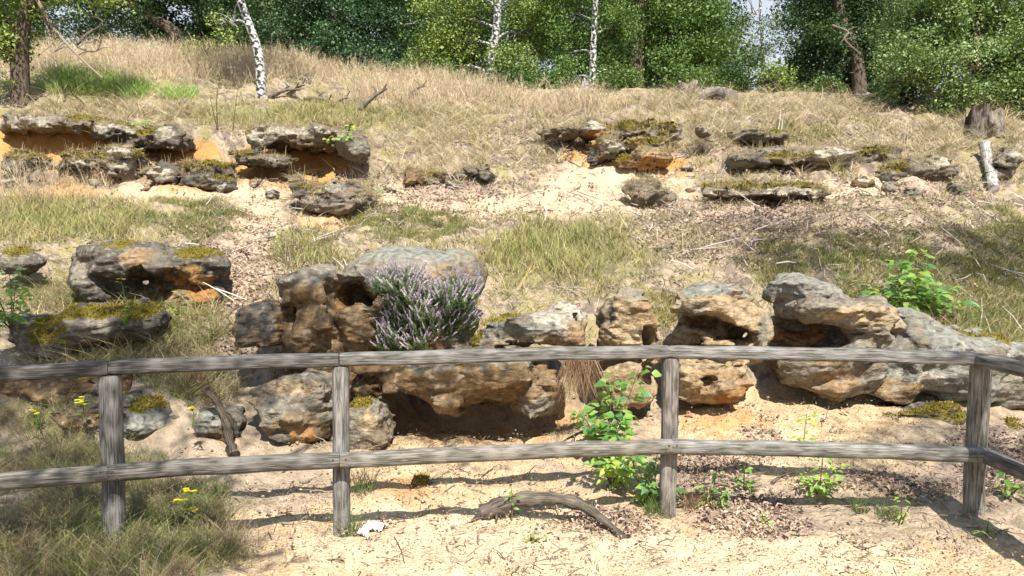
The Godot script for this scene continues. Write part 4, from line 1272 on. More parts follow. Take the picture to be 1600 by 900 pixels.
func make_grass():
	var bare := Z_SAND + Z_ORANGE
	var fine := [tuft(1, 20, 0.2, 0.12, 0.006, 0.45, 0.4, 0.0, 0.45), tuft(2, 16, 0.26, 0.12, 0.006, 0.5, 0.5, 0.0, 0.45), tuft(3, 20, 0.15, 0.14, 0.006, 0.7, 0.4, 0.0, 0.45)]
	var tall := [tuft(4, 12, 0.42, 0.14, 0.007, 0.35, 0.3, 1.1, 0.45), tuft(5, 12, 0.34, 0.16, 0.007, 0.45, 0.4, 1.1, 0.45), tuft(6, 10, 0.5, 0.14, 0.007, 0.35, 0.3, 1.2, 0.45)]
	var arch := [tuft(7, 16, 0.5, 0.06, 0.008, 0.9, 0.6, 0.0, 0.4), tuft(8, 14, 0.6, 0.06, 0.008, 1.1, 0.7, 0.0, 0.4), tuft(9, 18, 0.42, 0.08, 0.008, 1.3, 0.5, 0.0, 0.4)]
	var stub := [tuft(10, 16, 0.09, 0.14, 0.006, 1.2, 0.3, 0.0, 0.55), tuft(11, 18, 0.07, 0.16, 0.006, 2.0, 0.2, 0.0, 0.55), tuft(12, 12, 0.14, 0.10, 0.006, 1.0, 0.5, 0.0, 0.5)]
	var mos := [tuft(13, 60, 0.022, 0.10, 0.006, 0.8, 0.1, 0.0), tuft(14, 60, 0.03, 0.12, 0.006, 0.9, 0.1, 0.0)]
	scatter("meadow_grass", "fine yellow green grass growing in patches across the slope", "grass", fine, Z_GREEN, 40000, Color(0.20, 0.25, 0.065), Color(0.48, 0.40, 0.19), 0.35, 1.5, 6.6, 19.0, 0.3, 0.01, null, false, 0.02, bare)
	scatter("stubble_grass", "thin dry stubble and short tufts all over the bare slope", "grass", stub, [[800, 380, 1200, 150], [800, 230, 1200, 110]], 17000, Color(0.48, 0.40, 0.29), Color(0.22, 0.215, 0.08), 0.6, 1.5, 7.0, 17.5, -0.05, 0.01, null, false, 0.0, bare)
	scatter("tall_dry_grass", "tall pale pinkish dry grass with feathery heads on the crest", "grass", tall, [[330, 100, 420, 38], [660, 150, 150, 30], [860, 172, 140, 18], [80, 300, 110, 26]], 21000, Color(0.68, 0.57, 0.41), Color(0.48, 0.40, 0.26), 0.45, 1.2, 9.5, 20.0, 0.22, 0.01, null, false, 0.0, bare)
	scatter("straw_grass", "long arching straw coloured grass lying over the upper slope", "grass", arch, [[1230, 180, 170, 30], [1080, 225, 100, 40], [1420, 235, 140, 50], [900, 225, 130, 60], [680, 235, 140, 60], [200, 178, 230, 16], [1060, 165, 70, 24], [1540, 200, 80, 50], [700, 190, 110, 26], [1120, 200, 60, 40]], 17000, Color(0.66, 0.56, 0.38), Color(0.40, 0.32, 0.19), 0.45, 1.15, 10.0, 19.0, 0.5, 0.01, null, false, 0.01, bare)
	scatter("shade_grass", "olive and brown fine grass by the left posts of the fence", "grass", [tuft(15, 26, 0.26, 0.12, 0.005, 0.5, 0.5, 0.3, 0.5), tuft(16, 22, 0.34, 0.12, 0.005, 0.6, 0.5, 0.3, 0.5), tuft(17, 26, 0.18, 0.14, 0.005, 1.1, 0.4, 0.0, 0.5)], [[120, 860, 250, 80], [120, 740, 150, 60], [280, 800, 90, 50], [90, 660, 90, 30], [300, 870, 90, 30]], 15000, Color(0.18, 0.23, 0.06), Color(0.34, 0.26, 0.17), 0.35, 0.85, 3.2, 6.0, 0.15)
	scatter("ledge_grass", "mixed green and straw grass between the rocks left of the path", "grass", [fine[0], fine[1], arch[2]], [[250, 520, 110, 40], [180, 570, 130, 26], [300, 600, 70, 40], [90, 460, 90, 30], [240, 500, 80, 30], [1420, 520, 40, 30], [1560, 500, 110, 60]], 11000, Color(0.18, 0.22, 0.06), Color(0.46, 0.37, 0.22), 0.5, 1.0, 5.6, 8.2, 0.0)
	scatter("bright_grass", "vivid green soft grass clump patch below the dry grass crest", "grass", [tuft(18, 30, 0.42, 0.16, 0.008, 0.5, 0.45, 0.0), tuft(19, 26, 0.36, 0.16, 0.008, 0.6, 0.5, 0.0)], [[130, 132, 70, 24], [195, 145, 50, 14], [280, 150, 30, 10]], 14000, Color(0.20, 0.42, 0.07), Color(0.34, 0.44, 0.12), 0.6, 1.0, 13.0, 18.0, 0.2)
	scatter("short_grass", "short dark green grass and moss patches on the right of the slope", "grass", [tuft(50, 30, 0.09, 0.11, 0.005, 0.8, 0.4, 0.0, 0.4), tuft(51, 30, 0.12, 0.10, 0.005, 0.6, 0.5, 0.0, 0.4)], [[1400, 430, 190, 70], [1590, 420, 120, 110], [1300, 390, 120, 26], [640, 350, 110, 30], [300, 340, 90, 40], [1230, 440, 60, 40]], 24000, Color(0.13, 0.19, 0.045), Color(0.30, 0.27, 0.09), 0.5, 1.4, 7.0, 11.5, 0.25)
	scatter("ground_moss", "yellow green moss cushions spreading on the ground between rocks", "moss", mos, [[1042, 488, 34, 44], [1560, 545, 70, 24], [1190, 212, 70, 12], [1480, 520, 60, 16], [760, 500, 40, 8], [1230, 460, 26, 30]], 60000, Color(0.34, 0.32, 0.045), Color(0.24, 0.21, 0.04), 0.7, 1.3, 6.4, 14.0, 0.2)

# ------------------------------------------------------------------ leafy plants
# a leaf one unit long: base at the origin, tip along y, folded along its midrib
func leaf_mesh(outline: Array, fold: float, curl: float) -> ArrayMesh:
	var v := PackedVector3Array()
	var i := PackedInt32Array()
	var m := outline.size()
	for k in m:
		var y: float = outline[k][0]
		var w: float = outline[k][1]
		var z := -curl * y * y
		v.append(Vector3(-w, y, z + fold * w))
		v.append(Vector3(0, y, z))
		v.append(Vector3(w, y, z + fold * w))
	for k in m - 1:
		var a := k * 3
		i.append_array([a, a + 3, a + 1, a + 1, a + 3, a + 4, a + 1, a + 4, a + 2, a + 2, a + 4, a + 5])
	var n := PackedVector3Array()
	n.resize(v.size())
	for t in range(0, i.size(), 3):
		var nn := (v[i[t + 2]] - v[i[t]]).cross(v[i[t + 1]] - v[i[t]])
		for e in 3:
			n[i[t + e]] += nn
	for k in n.size():
		n[k] = n[k].normalized()
	return arr_mesh(v, n, i)

var LEAF := {}
func make_leaf_meshes():
	LEAF.birch = leaf_mesh([[0, 0.02], [0.12, 0.2], [0.28, 0.36], [0.42, 0.34], [0.6, 0.22], [0.8, 0.1], [1, 0.01]], 0.22, 0.2)
	LEAF.oval = leaf_mesh([[0, 0.02], [0.15, 0.12], [0.35, 0.22], [0.55, 0.24], [0.78, 0.15], [1, 0.01]], 0.35, 0.3)
	LEAF.lance = leaf_mesh([[0, 0.03], [0.2, 0.09], [0.5, 0.12], [0.8, 0.07], [1, 0.01]], 0.3, 0.4)
	M.g_dark = leaf_mat(Color(0.045, 0.12, 0.035), 0.4)
	M.g_mid = leaf_mat(Color(0.085, 0.19, 0.04), 0.4)
	M.g_blue = leaf_mat(Color(0.07, 0.16, 0.075), 0.4)
	M.g_yel = leaf_mat(Color(0.26, 0.34, 0.06), 0.45)
	M.g_lime = leaf_mat(Color(0.17, 0.27, 0.055), 0.45)
	M.g_brown = leaf_mat(Color(0.22, 0.12, 0.05), 0.6)
	M.yellow = leaf_mat(Color(0.75, 0.58, 0.02), 0.6)
	M.lilac = leaf_mat(Color(0.54, 0.42, 0.58), 0.8)
	M.lilac2 = leaf_mat(Color(0.70, 0.62, 0.72), 0.8)
	M.stem = mat(Color(0.12, 0.085, 0.05), 0.9, true)

# stems: [lean x, height, lean z, leaves]
func plant(called: String, label: String, category: String, base: Vector3, stems: Array, kind: String, size: float, mats: Array, droop := 0.25, from := 0.2, thick := 0.006, group := "") -> Node3D:
	var root := thing(called, label, category, base, group)
	for s in stems:
		var tip := Vector3(s[0], s[1], s[2])
		var mid := tip * 0.5 + Vector3(rng.randf_range(-0.05, 0.05), 0.04, rng.randf_range(-0.05, 0.05)) * tip.length()
		var path := curve_pts([Vector3(0, -0.02, 0), mid, tip], 10)
		var g := Geo.new()
		tube(g, path, taper(thick, thick * 0.3, 10), 6, Color.WHITE, 0.1, false)
		part("stem", mesh_of(g), M.stem, root)
		var n: int = s[3]
		for k in n:
			var f := lerpf(from, 1.0, (k + 0.5) / n)
			var p: Vector3 = (path[int(f * 9.9)] as Vector3).lerp(path[mini(int(f * 9.9) + 1, 10)], fmod(f * 9.9, 1.0))
			var a := k * 2.4 + rng.randf_range(-0.5, 0.5)
			var out := Vector3(cos(a), 0, sin(a))
			var reach := rng.randf_range(0.15, 0.9) * (1.0 - f * 0.5) * tip.length() * 0.32
			if n < 14:
				reach *= 0.3
			var y := (out + Vector3(0, rng.randf_range(-0.2, 0.7) - droop, 0)).normalized()
			var up := (Vector3(0, 1, 0.55) + Vector3(rng.randf_range(-0.5, 0.5), 0, rng.randf_range(-0.5, 0.5))).normalized()
			var x := y.cross(up).normalized()
			var z := x.cross(y).normalized()
			var l := size * rng.randf_range(0.45, 1.25)
			part("leaf", LEAF[kind], mats[rng.randi() % mats.size()], root, Transform3D(Basis(x * l, y * l, z * l), p + y * reach + Vector3(0, reach * 0.2, 0)))
	return root

func on(u: float, d: float) -> Vector3:
	var x := (u - 800.0) / F * d
	return Vector3(x, height(x, -d), -d)

# where the ground is seen at that bearing and row
func spot(u: float, v: float) -> Vector3:
	var d := 3.0
	while d < 22.0:
		var p := on(u, d)
		if seen(p).y <= v:
			return p
		d += 0.03
	return on(u, 22.0)

func ragwort(label: String, base: Vector3, h: float, heads: Array):
	var root := thing("ragwort", label, "flower", base, "yellow flowering weeds")
	for q in heads:
		var tip := Vector3(q[0], h * q[1], q[2])
		var path := curve_pts([Vector3(0, -0.02, 0), tip * 0.5 + Vector3(0.02, 0.03, 0.01), tip], 8)
		var g := Geo.new()
		tube(g, path, taper(0.004, 0.002, 8), 5, Color.WHITE, 0.0, false)
		part("stem", mesh_of(g), M.g_mid, root)
		for k in 7:
			var a := k * 2.4
			var y := Vector3(cos(a), 0.5, sin(a)).normalized()
			var x := y.cross(Vector3.UP).normalized()
			part("leaf", LEAF.lance, M.g_mid, root, Transform3D(Basis(x, y, x.cross(y)).scaled(Vector3.ONE * rng.randf_range(0.04, 0.075)), path[1 + k % 7]))
		for k in 5:
			var fg := Geo.new()
			var c := tip + Vector3(rng.randf_range(-0.035, 0.035), rng.randf_range(-0.01, 0.02), rng.randf_range(-0.03, 0.03))
			for e in 9:
				var a := TAU * e / 9.0
				var o := Vector3(cos(a), 0.25, sin(a)) * 0.018
				var w := Vector3(-sin(a), 0, cos(a)) * 0.006
				fg.tri(c, c + o - w, c + o + w, Color.WHITE)
				fg.tri(c + Vector3(0, 0.004, 0), c + o * 0.4 - w, c + o * 0.4 + w + Vector3(0, 0.004, 0), Color.WHITE)
			part("flower_head", mesh_of(fg), M.yellow, root)

func stick(called: String, label: String, pts: Array, r0: float, r1: float, m: Material, twigs := [], category := "branch", group := "", rough := 0.25):
	var o: Vector3 = pts[0]
	var loc := []
	for p in pts:
		loc.append(p - o)
	var g := Geo.new()
	var n := maxi(10, pts.size() * 7)
	var path := curve_pts(loc, n)
	tube(g, path, taper(r0, r1, n), 14, Color.WHITE, rough, true, o.x, 10.0)
	if twigs.is_empty():
		return solo(called, mesh_of(g), m, o, label, category, group)
	var root := thing(called, label, category, o, group)
	part("stem", mesh_of(g), m, root)
	for t in twigs:
		var tg := Geo.new()
		var a: Vector3 = path[int(t[0] * n)]
		tube(tg, curve_pts([a, a + t[1] * 0.5 + Vector3(0.02, 0.03, 0), a + t[1]], 7), taper(r1 * 0.9 + r0 * 0.15, r1 * 0.3, 7), 6, Color.WHITE, rough, false)
		part("twig", mesh_of(tg), m, root)
	return root

func heather(base: Vector3):
	var root := thing("heather_bush", "purple flowering heather bush growing over the central rocks", "shrub", base)
	var spike := Geo.new()
	var green := Geo.new()
	var r := RandomNumberGenerator.new()
	r.seed = 5
	for k in 46:
		var f := r.randf()
		var a := r.randf() * TAU
		var o := Vector3(cos(a), 0, sin(a))
		var c := Vector3(0, 0.03 + f * 0.075, 0) + o * 0.002
		var l := 0.010 * (1.15 - f * 0.6)
		var w := Vector3(-sin(a), 0.4, cos(a)) * 0.004
		spike.tri(c - w, c + w, c + o * l + Vector3(0, 0.003, 0), Color.WHITE)
		spike.tri(c - w, c + o * l - Vector3(0, 0.005, 0), c + w, Color.WHITE)
	for k in 60:
		var f := r.randf()
		var a := r.randf() * TAU
		var o := Vector3(cos(a), 0.6, sin(a))
		var c := Vector3(r.randf_range(-0.02, 0.02), -0.10 + f * 0.14, r.randf_range(-0.02, 0.02))
		var w := Vector3(-sin(a), 0, cos(a)) * 0.003
		green.tri(c - w, c + w, c + o * 0.016, Color.WHITE)
	var ms := mesh_of(spike)
	var mg := mesh_of(green)
	var lobes := [[[672, 498, 70, 38], 0.32, 210], [[650, 468, 56, 26], 0.42, 80], [[622, 440, 46, 20], 0.5, 70], [[712, 462, 38, 34], 0.45, 90], [[620, 520, 34, 20], 0.25, 60], [[612, 538, 26, 10], 0.2, 20], [[660, 530, 40, 18], 0.3, 40]]
	var sb := PackedFloat32Array()
	var gb := PackedFloat32Array()
	var made := 0
	for lb in lobes:
		var q: Array = lb[0]
		var d := 6.2
		var c := at(q[0], q[1], d) - base
		var e := Vector3(q[2], q[3], 0) * d / F
		e.z = lb[1] * 0.9
		c.z += -e.z * 0.1
		var foot := c - Vector3(0, e.y * 0.9, 0)
		for k in int(lb[2] * 2.1):
			var o := Vector3(rng.randfn(), rng.randfn() * 0.8 + 0.35, rng.randfn() + 0.5).normalized() * rng.randf_range(0.62, 1.05)
			var p := c + o * e
			var y := ((p - foot).normalized() * 0.8 + Vector3(rng.randf_range(-0.6, 0.6), 0.6, rng.randf_range(-0.6, 0.6))).normalized()
			var x := y.cross(Vector3(0.3, 0.1, 1)).normalized()
			var b := Basis(x, y, x.cross(y)).scaled(Vector3.ONE * rng.randf_range(0.6, 1.05))
			if made < 300 and k % 6 == 0:
				part("flower_spike", ms, M.lilac if rng.randf() < 0.5 else M.lilac2, root, Transform3D(b, p))
				made += 1
			else:
				put(sb, b, p, Color(0.54, 0.42, 0.58).lerp(Color(0.70, 0.62, 0.72), rng.randf()))
			put(gb, b, p, Color(0.08, 0.13, 0.045).lerp(Color(0.15, 0.2, 0.075), rng.randf()))
			if k % 2 == 0:
				put(gb, b.scaled(Vector3.ONE * 1.4), p - o * e * 0.2, Color(0.06, 0.105, 0.04).lerp(Color(0.13, 0.18, 0.06), rng.randf()))
		for k in 9:
			var sg := Geo.new()
			var o := Vector3(rng.randf_range(-0.9, 0.9), rng.randf_range(-0.2, 0.7), rng.randf_range(-0.3, 0.9)) * e
			tube(sg, curve_pts([foot + Vector3(0, -0.05, 0), foot.lerp(c + o, 0.5), c + o], 6), taper(0.006, 0.002, 6), 5, Color.WHITE, 0.1, false)
			part("stem", mesh_of(sg), M.stem, root)
	for o in multi([ms], [sb], M.leaves, "flowers", root):
		o.set_meta("kind", "stuff")
	for o in multi([mg], [gb], M.leaves, "foliage", root):
		o.set_meta("kind", "stuff")

func make_plants():
	make_leaf_meshes()
	M.log = M.dead.duplicate()
	M.log.albedo_color = Color(0.36, 0.31, 0.255).linear_to_srgb()
	heather(at(680, 548, 6.3))
	plant("birch_sapling", "leafy green birch sapling rising between the rails left of third post", "sapling", on(955, 5.65), [[0.0, 0.6, 0.1, 60], [-0.24, 0.38, 0.12, 60], [0.2, 0.66, 0.05, 46], [0.05, 0.35, 0.22, 50], [-0.1, 0.28, 0.2, 50], [0.0, 0.2, 0.3, 40]], "birch", 0.078, [M.g_dark, M.g_mid, M.g_mid, M.g_blue, M.g_lime])
	plant("hornbeam_seedling", "yellow green leafy seedling below the lower rail left of third post", "seedling", on(960, 5.05), [[-0.16, 0.3, 0.05, 36], [0.02, 0.36, 0.05, 44], [0.16, 0.28, 0.1, 34], [-0.05, 0.2, 0.15, 30], [0.08, 0.16, 0.15, 26]], "oval", 0.072, [M.g_yel, M.g_lime, M.g_yel, M.g_mid])
	plant("bramble_plant", "blue green small leaved shrub pressed against the foot of third post", "shrub", on(1010, 4.82), [[-0.1, 0.34, 0.0, 50], [0.08, 0.3, 0.08, 56], [0.18, 0.14, 0.14, 40], [0.0, 0.18, 0.16, 50], [0.1, 0.4, -0.02, 40]], "birch", 0.052, [M.g_blue, M.g_dark, M.g_mid, M.g_lime])
	plant("cherry_shrub", "broad leaved green shrub right of the mushroom shaped rock", "shrub", spot(1430, 500), [[0.06, 0.66, -0.05, 46], [-0.2, 0.52, 0.0, 44], [-0.46, 0.3, 0.1, 34], [0.22, 0.3, 0.2, 40], [0.4, 0.16, 0.15, 24], [-0.08, 0.42, 0.2, 44], [0.1, 0.25, 0.25, 36], [-0.25, 0.25, 0.2, 30]], "oval", 0.118, [M.g_dark, M.g_mid, M.g_mid, M.g_lime], 0.1)
	plant("birch_sapling", "green sapling with yellowing lower leaves on the mossy rock at left", "sapling", at(18, 512, 6.3), [[0.02, 0.56, 0.05, 50], [-0.2, 0.48, 0.05, 46], [0.14, 0.34, 0.15, 40], [-0.1, 0.18, 0.2, 40], [-0.3, 0.3, 0.1, 40], [0.1, 0.14, 0.2, 26]], "birch", 0.068, [M.g_mid, M.g_blue, M.g_mid, M.g_yel])
	plant("birch_seedling", "pale green seedling hanging over the arched slab", "seedling", at(542, 212, 11.9), [[0.05, -0.1, 0.4, 22], [-0.25, -0.12, 0.3, 18], [0.12, 0.12, 0.25, 18]], "birch", 0.075, [M.g_lime, M.g_yel], 0.4)
	plant("rock_weed", "small bright green weed rooted in the white edged slab", "weed", at(228, 200, 12.1), [[0.05, 0.1, 0.1, 12], [-0.1, 0.05, 0.15, 12]], "oval", 0.08, [M.g_lime, M.g_mid])
	plant("bare_sapling", "thin nearly leafless sapling above the orange bank", "sapling", spot(345, 205), [[0.06, 0.9, 0.0, 7], [-0.08, 0.5, 0.1, 5]], "oval", 0.06, [M.g_lime], 0.2, 0.5, 0.012)
	plant("bare_sapling", "short wispy sapling right of a taller bare one", "sapling", spot(368, 205), [[0.1, 0.7, 0.0, 12]], "oval", 0.06, [M.g_lime, M.g_mid], 0.2, 0.3, 0.009)
	plant("hazel_seedling", "light green seedling with tall stem behind the right lower rail", "seedling", on(1262, 5.5), [[0.02, 0.3, 0.0, 16], [-0.06, 0.14, 0.06, 12]], "oval", 0.055, [M.g_lime, M.g_yel])
	plant("hazel_seedling", "bushy light green seedling below the right lower rail", "seedling", on(1288, 4.9), [[0.02, 0.32, 0.0, 26], [-0.12, 0.14, 0.05, 22], [0.12, 0.2, 0.06, 18], [0.03, 0.12, 0.14, 18]], "oval", 0.062, [M.g_lime, M.g_lime, M.g_yel, M.g_mid])
	plant("hazel_seedling", "small seedling standing in dead leaves between third post and bushy seedling", "seedling", on(1168, 4.95), [[0.0, 0.2, 0.0, 14], [0.05, 0.1, 0.05, 12]], "oval", 0.052, [M.g_mid, M.g_lime])
	plant("hazel_seedling", "narrow leaved weed right of the third post foot", "seedling", on(1120, 4.75), [[0.02, 0.22, 0.0, 22], [0.09, 0.12, 0.06, 16], [-0.06, 0.14, 0.06, 16]], "lance", 0.075, [M.g_mid, M.g_lime, M.g_blue])
	plant("hazel_seedling", "green weed beside the corner post in the shade", "seedling", on(1585, 4.7), [[0.0, 0.22, 0.0, 16], [0.08, 0.1, 0.06, 14]], "oval", 0.07, [M.g_mid, M.g_dark, M.g_lime])
	plant("small_weed", "slender weed growing in front of the curved log", "weed", on(799, 4.55), [[0.0, 0.2, 0.0, 16]], "oval", 0.034, [M.g_lime, M.g_mid])
	plant("small_weed", "tiny sprout on the bare sand right of the curved log", "weed", on(1200, 4.45), [[0.0, 0.07, 0.0, 6], [0.03, 0.04, 0.02, 5]], "oval", 0.04, [M.g_lime])
	plant("small_weed", "wispy pale weed in front of two dark grass tufts", "weed", on(1420, 4.45), [[0.0, 0.2, 0.0, 14], [0.04, 0.12, 0.03, 10]], "lance", 0.04, [M.g_lime, M.g_yel])
	plant("small_weed", "low weed at the lower right corner on sand", "weed", on(1560, 4.2), [[0.0, 0.07, 0.0, 9], [0.1, 0.05, 0.03, 8], [-0.07, 0.04, 0.04, 8]], "lance", 0.05, [M.g_lime, M.g_mid])
	plant("small_weed", "flat weed on bare sand near the bottom centre", "weed", on(830, 4.2), [[0.0, 0.04, 0.0, 6], [0.07, 0.03, 0.03, 6]], "oval", 0.035, [M.g_lime])
	plant("willowherb", "upright narrow leaved weeds below the ochre flank of the dark capped rock", "weed", spot(282, 505), [[0.0, 0.3, 0.0, 20], [0.12, 0.22, 0.03, 16], [-0.1, 0.16, 0.05, 12]], "lance", 0.075, [M.g_mid, M.g_lime])
	plant("wilted_shoot", "rust brown withered shoot left of the birch thicket", "shoot", spot(1418, 165), [[0.02, 0.7, 0.0, 18]], "oval", 0.1, [M.g_brown], 0.3, 0.3, 0.01)
	ragwort("yellow ragwort in front of the dark capped rock hollow", at(195, 505, 6.5), 0.36, [[-0.02, 1.0, 0.0], [0.1, 0.5, 0.05], [0.06, 0.35, 0.1]])
	ragwort("yellow ragwort in the grass under the left overhanging slab", spot(45, 690), 0.2, [[0.0, 1.0, 0.0]])
	ragwort("yellow ragwort beside the leftmost post above the mossy rock", at(128, 655, 5.6), 0.14, [[0.0, 1.0, 0.0], [0.03, 0.85, 0.04]])
	ragwort("yellow ragwort in low grass between first and second posts", on(285, 4.5), 0.22, [[0.0, 1.0, 0.0], [-0.02, 0.75, 0.05], [0.02, 0.5, 0.04], [0.06, 0.4, 0.1]])
	ragwort("yellow ragwort by the small greenish rock", at(300, 665, 5.55), 0.12, [[0.0, 1.0, 0.0]])
	# grass clumps that stand alone
	var gm := leaf_mat(Color(0.30, 0.19, 0.12), 0.8)
	gm.vertex_color_use_as_albedo = true
	var hang := thing("grass_clump", "hanging reddish brown dry grass clump right of the overhanging slab", "grass", at(906, 562, 5.95))
	part("hanging_blades", tuft(30, 420, 0.40, 0.13, 0.0045, 0.42, 0.12, 0.0, 0.4), gm, hang, Transform3D(Basis(Vector3.RIGHT, PI - 0.25), Vector3(0, 0.02, 0)))
	part("crown_blades", tuft(40, 220, 0.2, 0.13, 0.0045, 0.9, 0.9, 0.0, 0.4), gm, hang, Transform3D(Basis.IDENTITY, Vector3(0, -0.05, 0)))
	var gg := leaf_mat(Color(0.11, 0.16, 0.045), 0.7)
	gg.vertex_color_use_as_albedo = true
	var gb := leaf_mat(Color(0.13, 0.27, 0.05), 0.7)
	gb.vertex_color_use_as_albedo = true
	var t2 := tuft(31, 90, 0.16, 0.045, 0.003, 0.6, 0.5, 0.0)
	solo("grass_clump", t2, gg, on(1355, 4.62), "round dark green grass tuft on bare sand beside a wider tuft", "grass")
	solo("grass_clump", tuft(32, 130, 0.18, 0.07, 0.003, 0.6, 0.6, 0.0), gg, on(1400, 4.55), "wide dark green grass tuft on bare sand left of the corner post", "grass")
	solo("grass_clump", tuft(33, 120, 0.2, 0.06, 0.003, 0.5, 0.6, 0.0), gg, on(1026, 4.62), "grass tuft at the foot of the third post", "grass")
	solo("grass_clump", tuft(34, 120, 0.24, 0.06, 0.003, 0.5, 0.6, 0.1), gg, on(541, 4.35), "grass tuft at the foot of the second post", "grass")
	solo("grass_clump", tuft(35, 160, 0.3, 0.16, 0.005, 0.5, 0.4, 0.0), gb, spot(588, 312), "vivid green grass tuft beside the squat grey boulder", "grass")
	solo("grass_clump", tuft(36, 100, 0.3, 0.05, 0.003, 0.7, 0.6, 0.0), gm, on(1085, 4.72), "brown grass tuft among weeds right of the third post", "grass")
	solo("grass_clump", tuft(37, 120, 0.26, 0.08, 0.004, 0.4, 0.4, 0.0), gg, on(563, 5.05), "feathery green tuft behind the second post on sand", "grass")
	solo("grass_clump", tuft(38, 40, 0.5, 0.05, 0.005, 0.45, 0.4, 0.0), leaf_mat(Color(0.45, 0.35, 0.2), 0.8), spot(1302, 272), "single straw coloured grass tussock before the low slab gap", "grass")
	solo("grass_clump", tuft(39, 150, 0.5, 0.12, 0.004, 0.6, 0.9, 0.0), gm, at(300, 602, 6.3), "drooping brown and green tussock above the small greenish rock", "grass")
	# dead wood
	stick("curved_log", "curved barkless grey log lying arched on the sand", [at(754, 804, 4.6), at(790, 786, 4.6), at(850, 778, 4.58), at(905, 788, 4.52), at(945, 815, 4.42), at(978, 845, 4.3)], 0.054, 0.018, M.log, [[0.06, Vector3(-0.1, -0.05, 0.05)], [0.1, Vector3(0.03, -0.07, 0.06)]], "log", "", 0.6)
	stick("dead_root", "twisted dead root leaning down beside the small greenish rock", [at(322, 608, 6.0), at(345, 640, 5.85), at(358, 680, 5.65), at(366, 712, 5.5)], 0.022, 0.036, M.bark, [[0.4, Vector3(0.08, -0.12, 0.05)]], "root", "", 0.8)
	stick("dead_root", "pale thin roots hanging from the overhanging slab behind lower rail", [at(915, 672, 5.9), at(890, 684, 5.7), at(868, 697, 5.55)], 0.012, 0.006, M.dead, [[0.3, Vector3(-0.05, -0.06, 0.05)], [0.5, Vector3(0.02, -0.07, 0.02)]], "root")
	stick("fallen_log", "whitish barkless trunk piece leaning below the grey stump", [spot(1548, 306) + Vector3(0, 0.08, 0), at(1546, 262, 12.5), at(1538, 224, 12.9)], 0.07, 0.085, M.bleached, [], "log", "", 0.3)
	stick("fallen_log", "short reddish log chunk lying by the whitish trunk piece", [spot(1538, 284) + Vector3(0, 0.06, 0), spot(1572, 276) + Vector3(0, 0.08, 0)], 0.11, 0.09, M.dead, [], "log", "", 0.5)
	stick("fallen_log", "grey broken log lying on the crest right of the small stump", [spot(1086, 156) + Vector3(0, 0.05, 0), spot(1112, 153) + Vector3(0, 0.1, 0), spot(1138, 158) + Vector3(0, 0.05, 0)], 0.11, 0.16, M.dead, [], "log", "", 0.5)
	stump("grey weathered tree stump with black charred side on the right terrace", spot(1530, 212), 0.30, 0.44, 5)
	stump("small bleached tree stump on the crest right of the stout oak", spot(1070, 150), 0.22, 0.3, 9)
	for q in [["curved dry stick lying on the path above the dark capped rock", [252, 352], [285, 347], [332, 349], 0.012], ["pale short stick on bare soil of the path", [398, 425], [412, 430], [425, 431], 0.010], ["bleached stick beside the holed brown block", [352, 498], [362, 488], [378, 478], 0.018],
		["pale curved stick above the grey rounded boulder", [686, 349], [715, 345], [750, 350], 0.014], ["grey twig pile on sand above the meadow patch", [826, 335], [850, 330], [876, 332], 0.018], ["white forked stick on the brown litter right of centre", [1240, 352], [1280, 358], [1308, 352], 0.013],
		["dark stick lying across the litter above the buff block", [1020, 390], [1045, 388], [1072, 381], 0.012], ["bleached branch right of the arched slab", [592, 250], [608, 262], [620, 272], 0.018], ["dark twig on the pale sand path", [892, 300], [905, 294], [918, 292], 0.014],
		["grey stick on the pale sand below the holed white stone", [888, 252], [905, 262], [924, 264], 0.014], ["thin stick on the sand left of the second post", [430, 820], [455, 822], [482, 824], 0.008], ["grey stick on shaded sand left of the corner post", [1388, 768], [1405, 772], [1424, 778], 0.012],
		["dark twig lying on the bright sand in front of third post", [1346, 854], [1360, 861], [1384, 858], 0.005], ["thin bent twig on sand in front of the white tissue", [612, 842], [622, 862], [628, 884], 0.004], ["dark stick on sand under the lower rail", [752, 746], [762, 740], [770, 734], 0.007],
		["bleached stick in the dry litter below the flat slab", [1180, 328], [1186, 336], [1190, 342], 0.022], ["short pale stick on the flat slab's upper side", [1178, 280], [1184, 284], [1188, 287], 0.02], ["pale fork of wood in leaves right of third post", [1214, 760], [1226, 750], [1240, 744], 0.014]]:
		var p := []
		for k in 3:
			p.append(spot(q[1 + k][0], q[1 + k][1]) + Vector3(0, q[4] * 0.6, 0))
		stick("fallen_stick", q[0], p, q[4], q[4] * 0.4, M.dead if rng.randf() < 0.8 else M.twig, [[0.55, Vector3(rng.randf_range(-0.12, 0.12), 0.03, rng.randf_range(-0.08, 0.1)) * (1.0 + q[4] * 20.0)]], "stick", "dead sticks on the slope")
	# brushwood on the crest
	var i := 0
	for q in [[425, 152, 470, 140, "low grey brushwood stick right of the bent birch"], [455, 150, 475, 132, "snapped dark branch stub standing up in brushwood"], [480, 156, 520, 162, "tangled grey brushwood branch lying on green grass"], [520, 168, 545, 152, "forked brushwood branch in the middle of the heap"], [565, 172, 605, 138, "tall forked bleached branch at the brushwood end"], [575, 160, 590, 172, "short pale branch beside the tall forked one"], [640, 152, 665, 134, "thin bare branch sticking out of tall dry grass"]]:
		var a := spot(q[0], q[1])
		var b := at(q[2], q[3], -a.z - 0.1)
		stick("brushwood_branch", q[4], [a, a.lerp(b, 0.5) + Vector3(0.03, 0.06, 0), b], 0.05, 0.018, M.dead if i % 2 == 0 else M.twig, [[0.4, Vector3(0.18, 0.1, 0.05)], [0.6, Vector3(-0.12, 0.16, 0)], [0.8, Vector3(0.1, 0.12, 0.08)]], "branch", "brushwood heap on the crest")
		i += 1
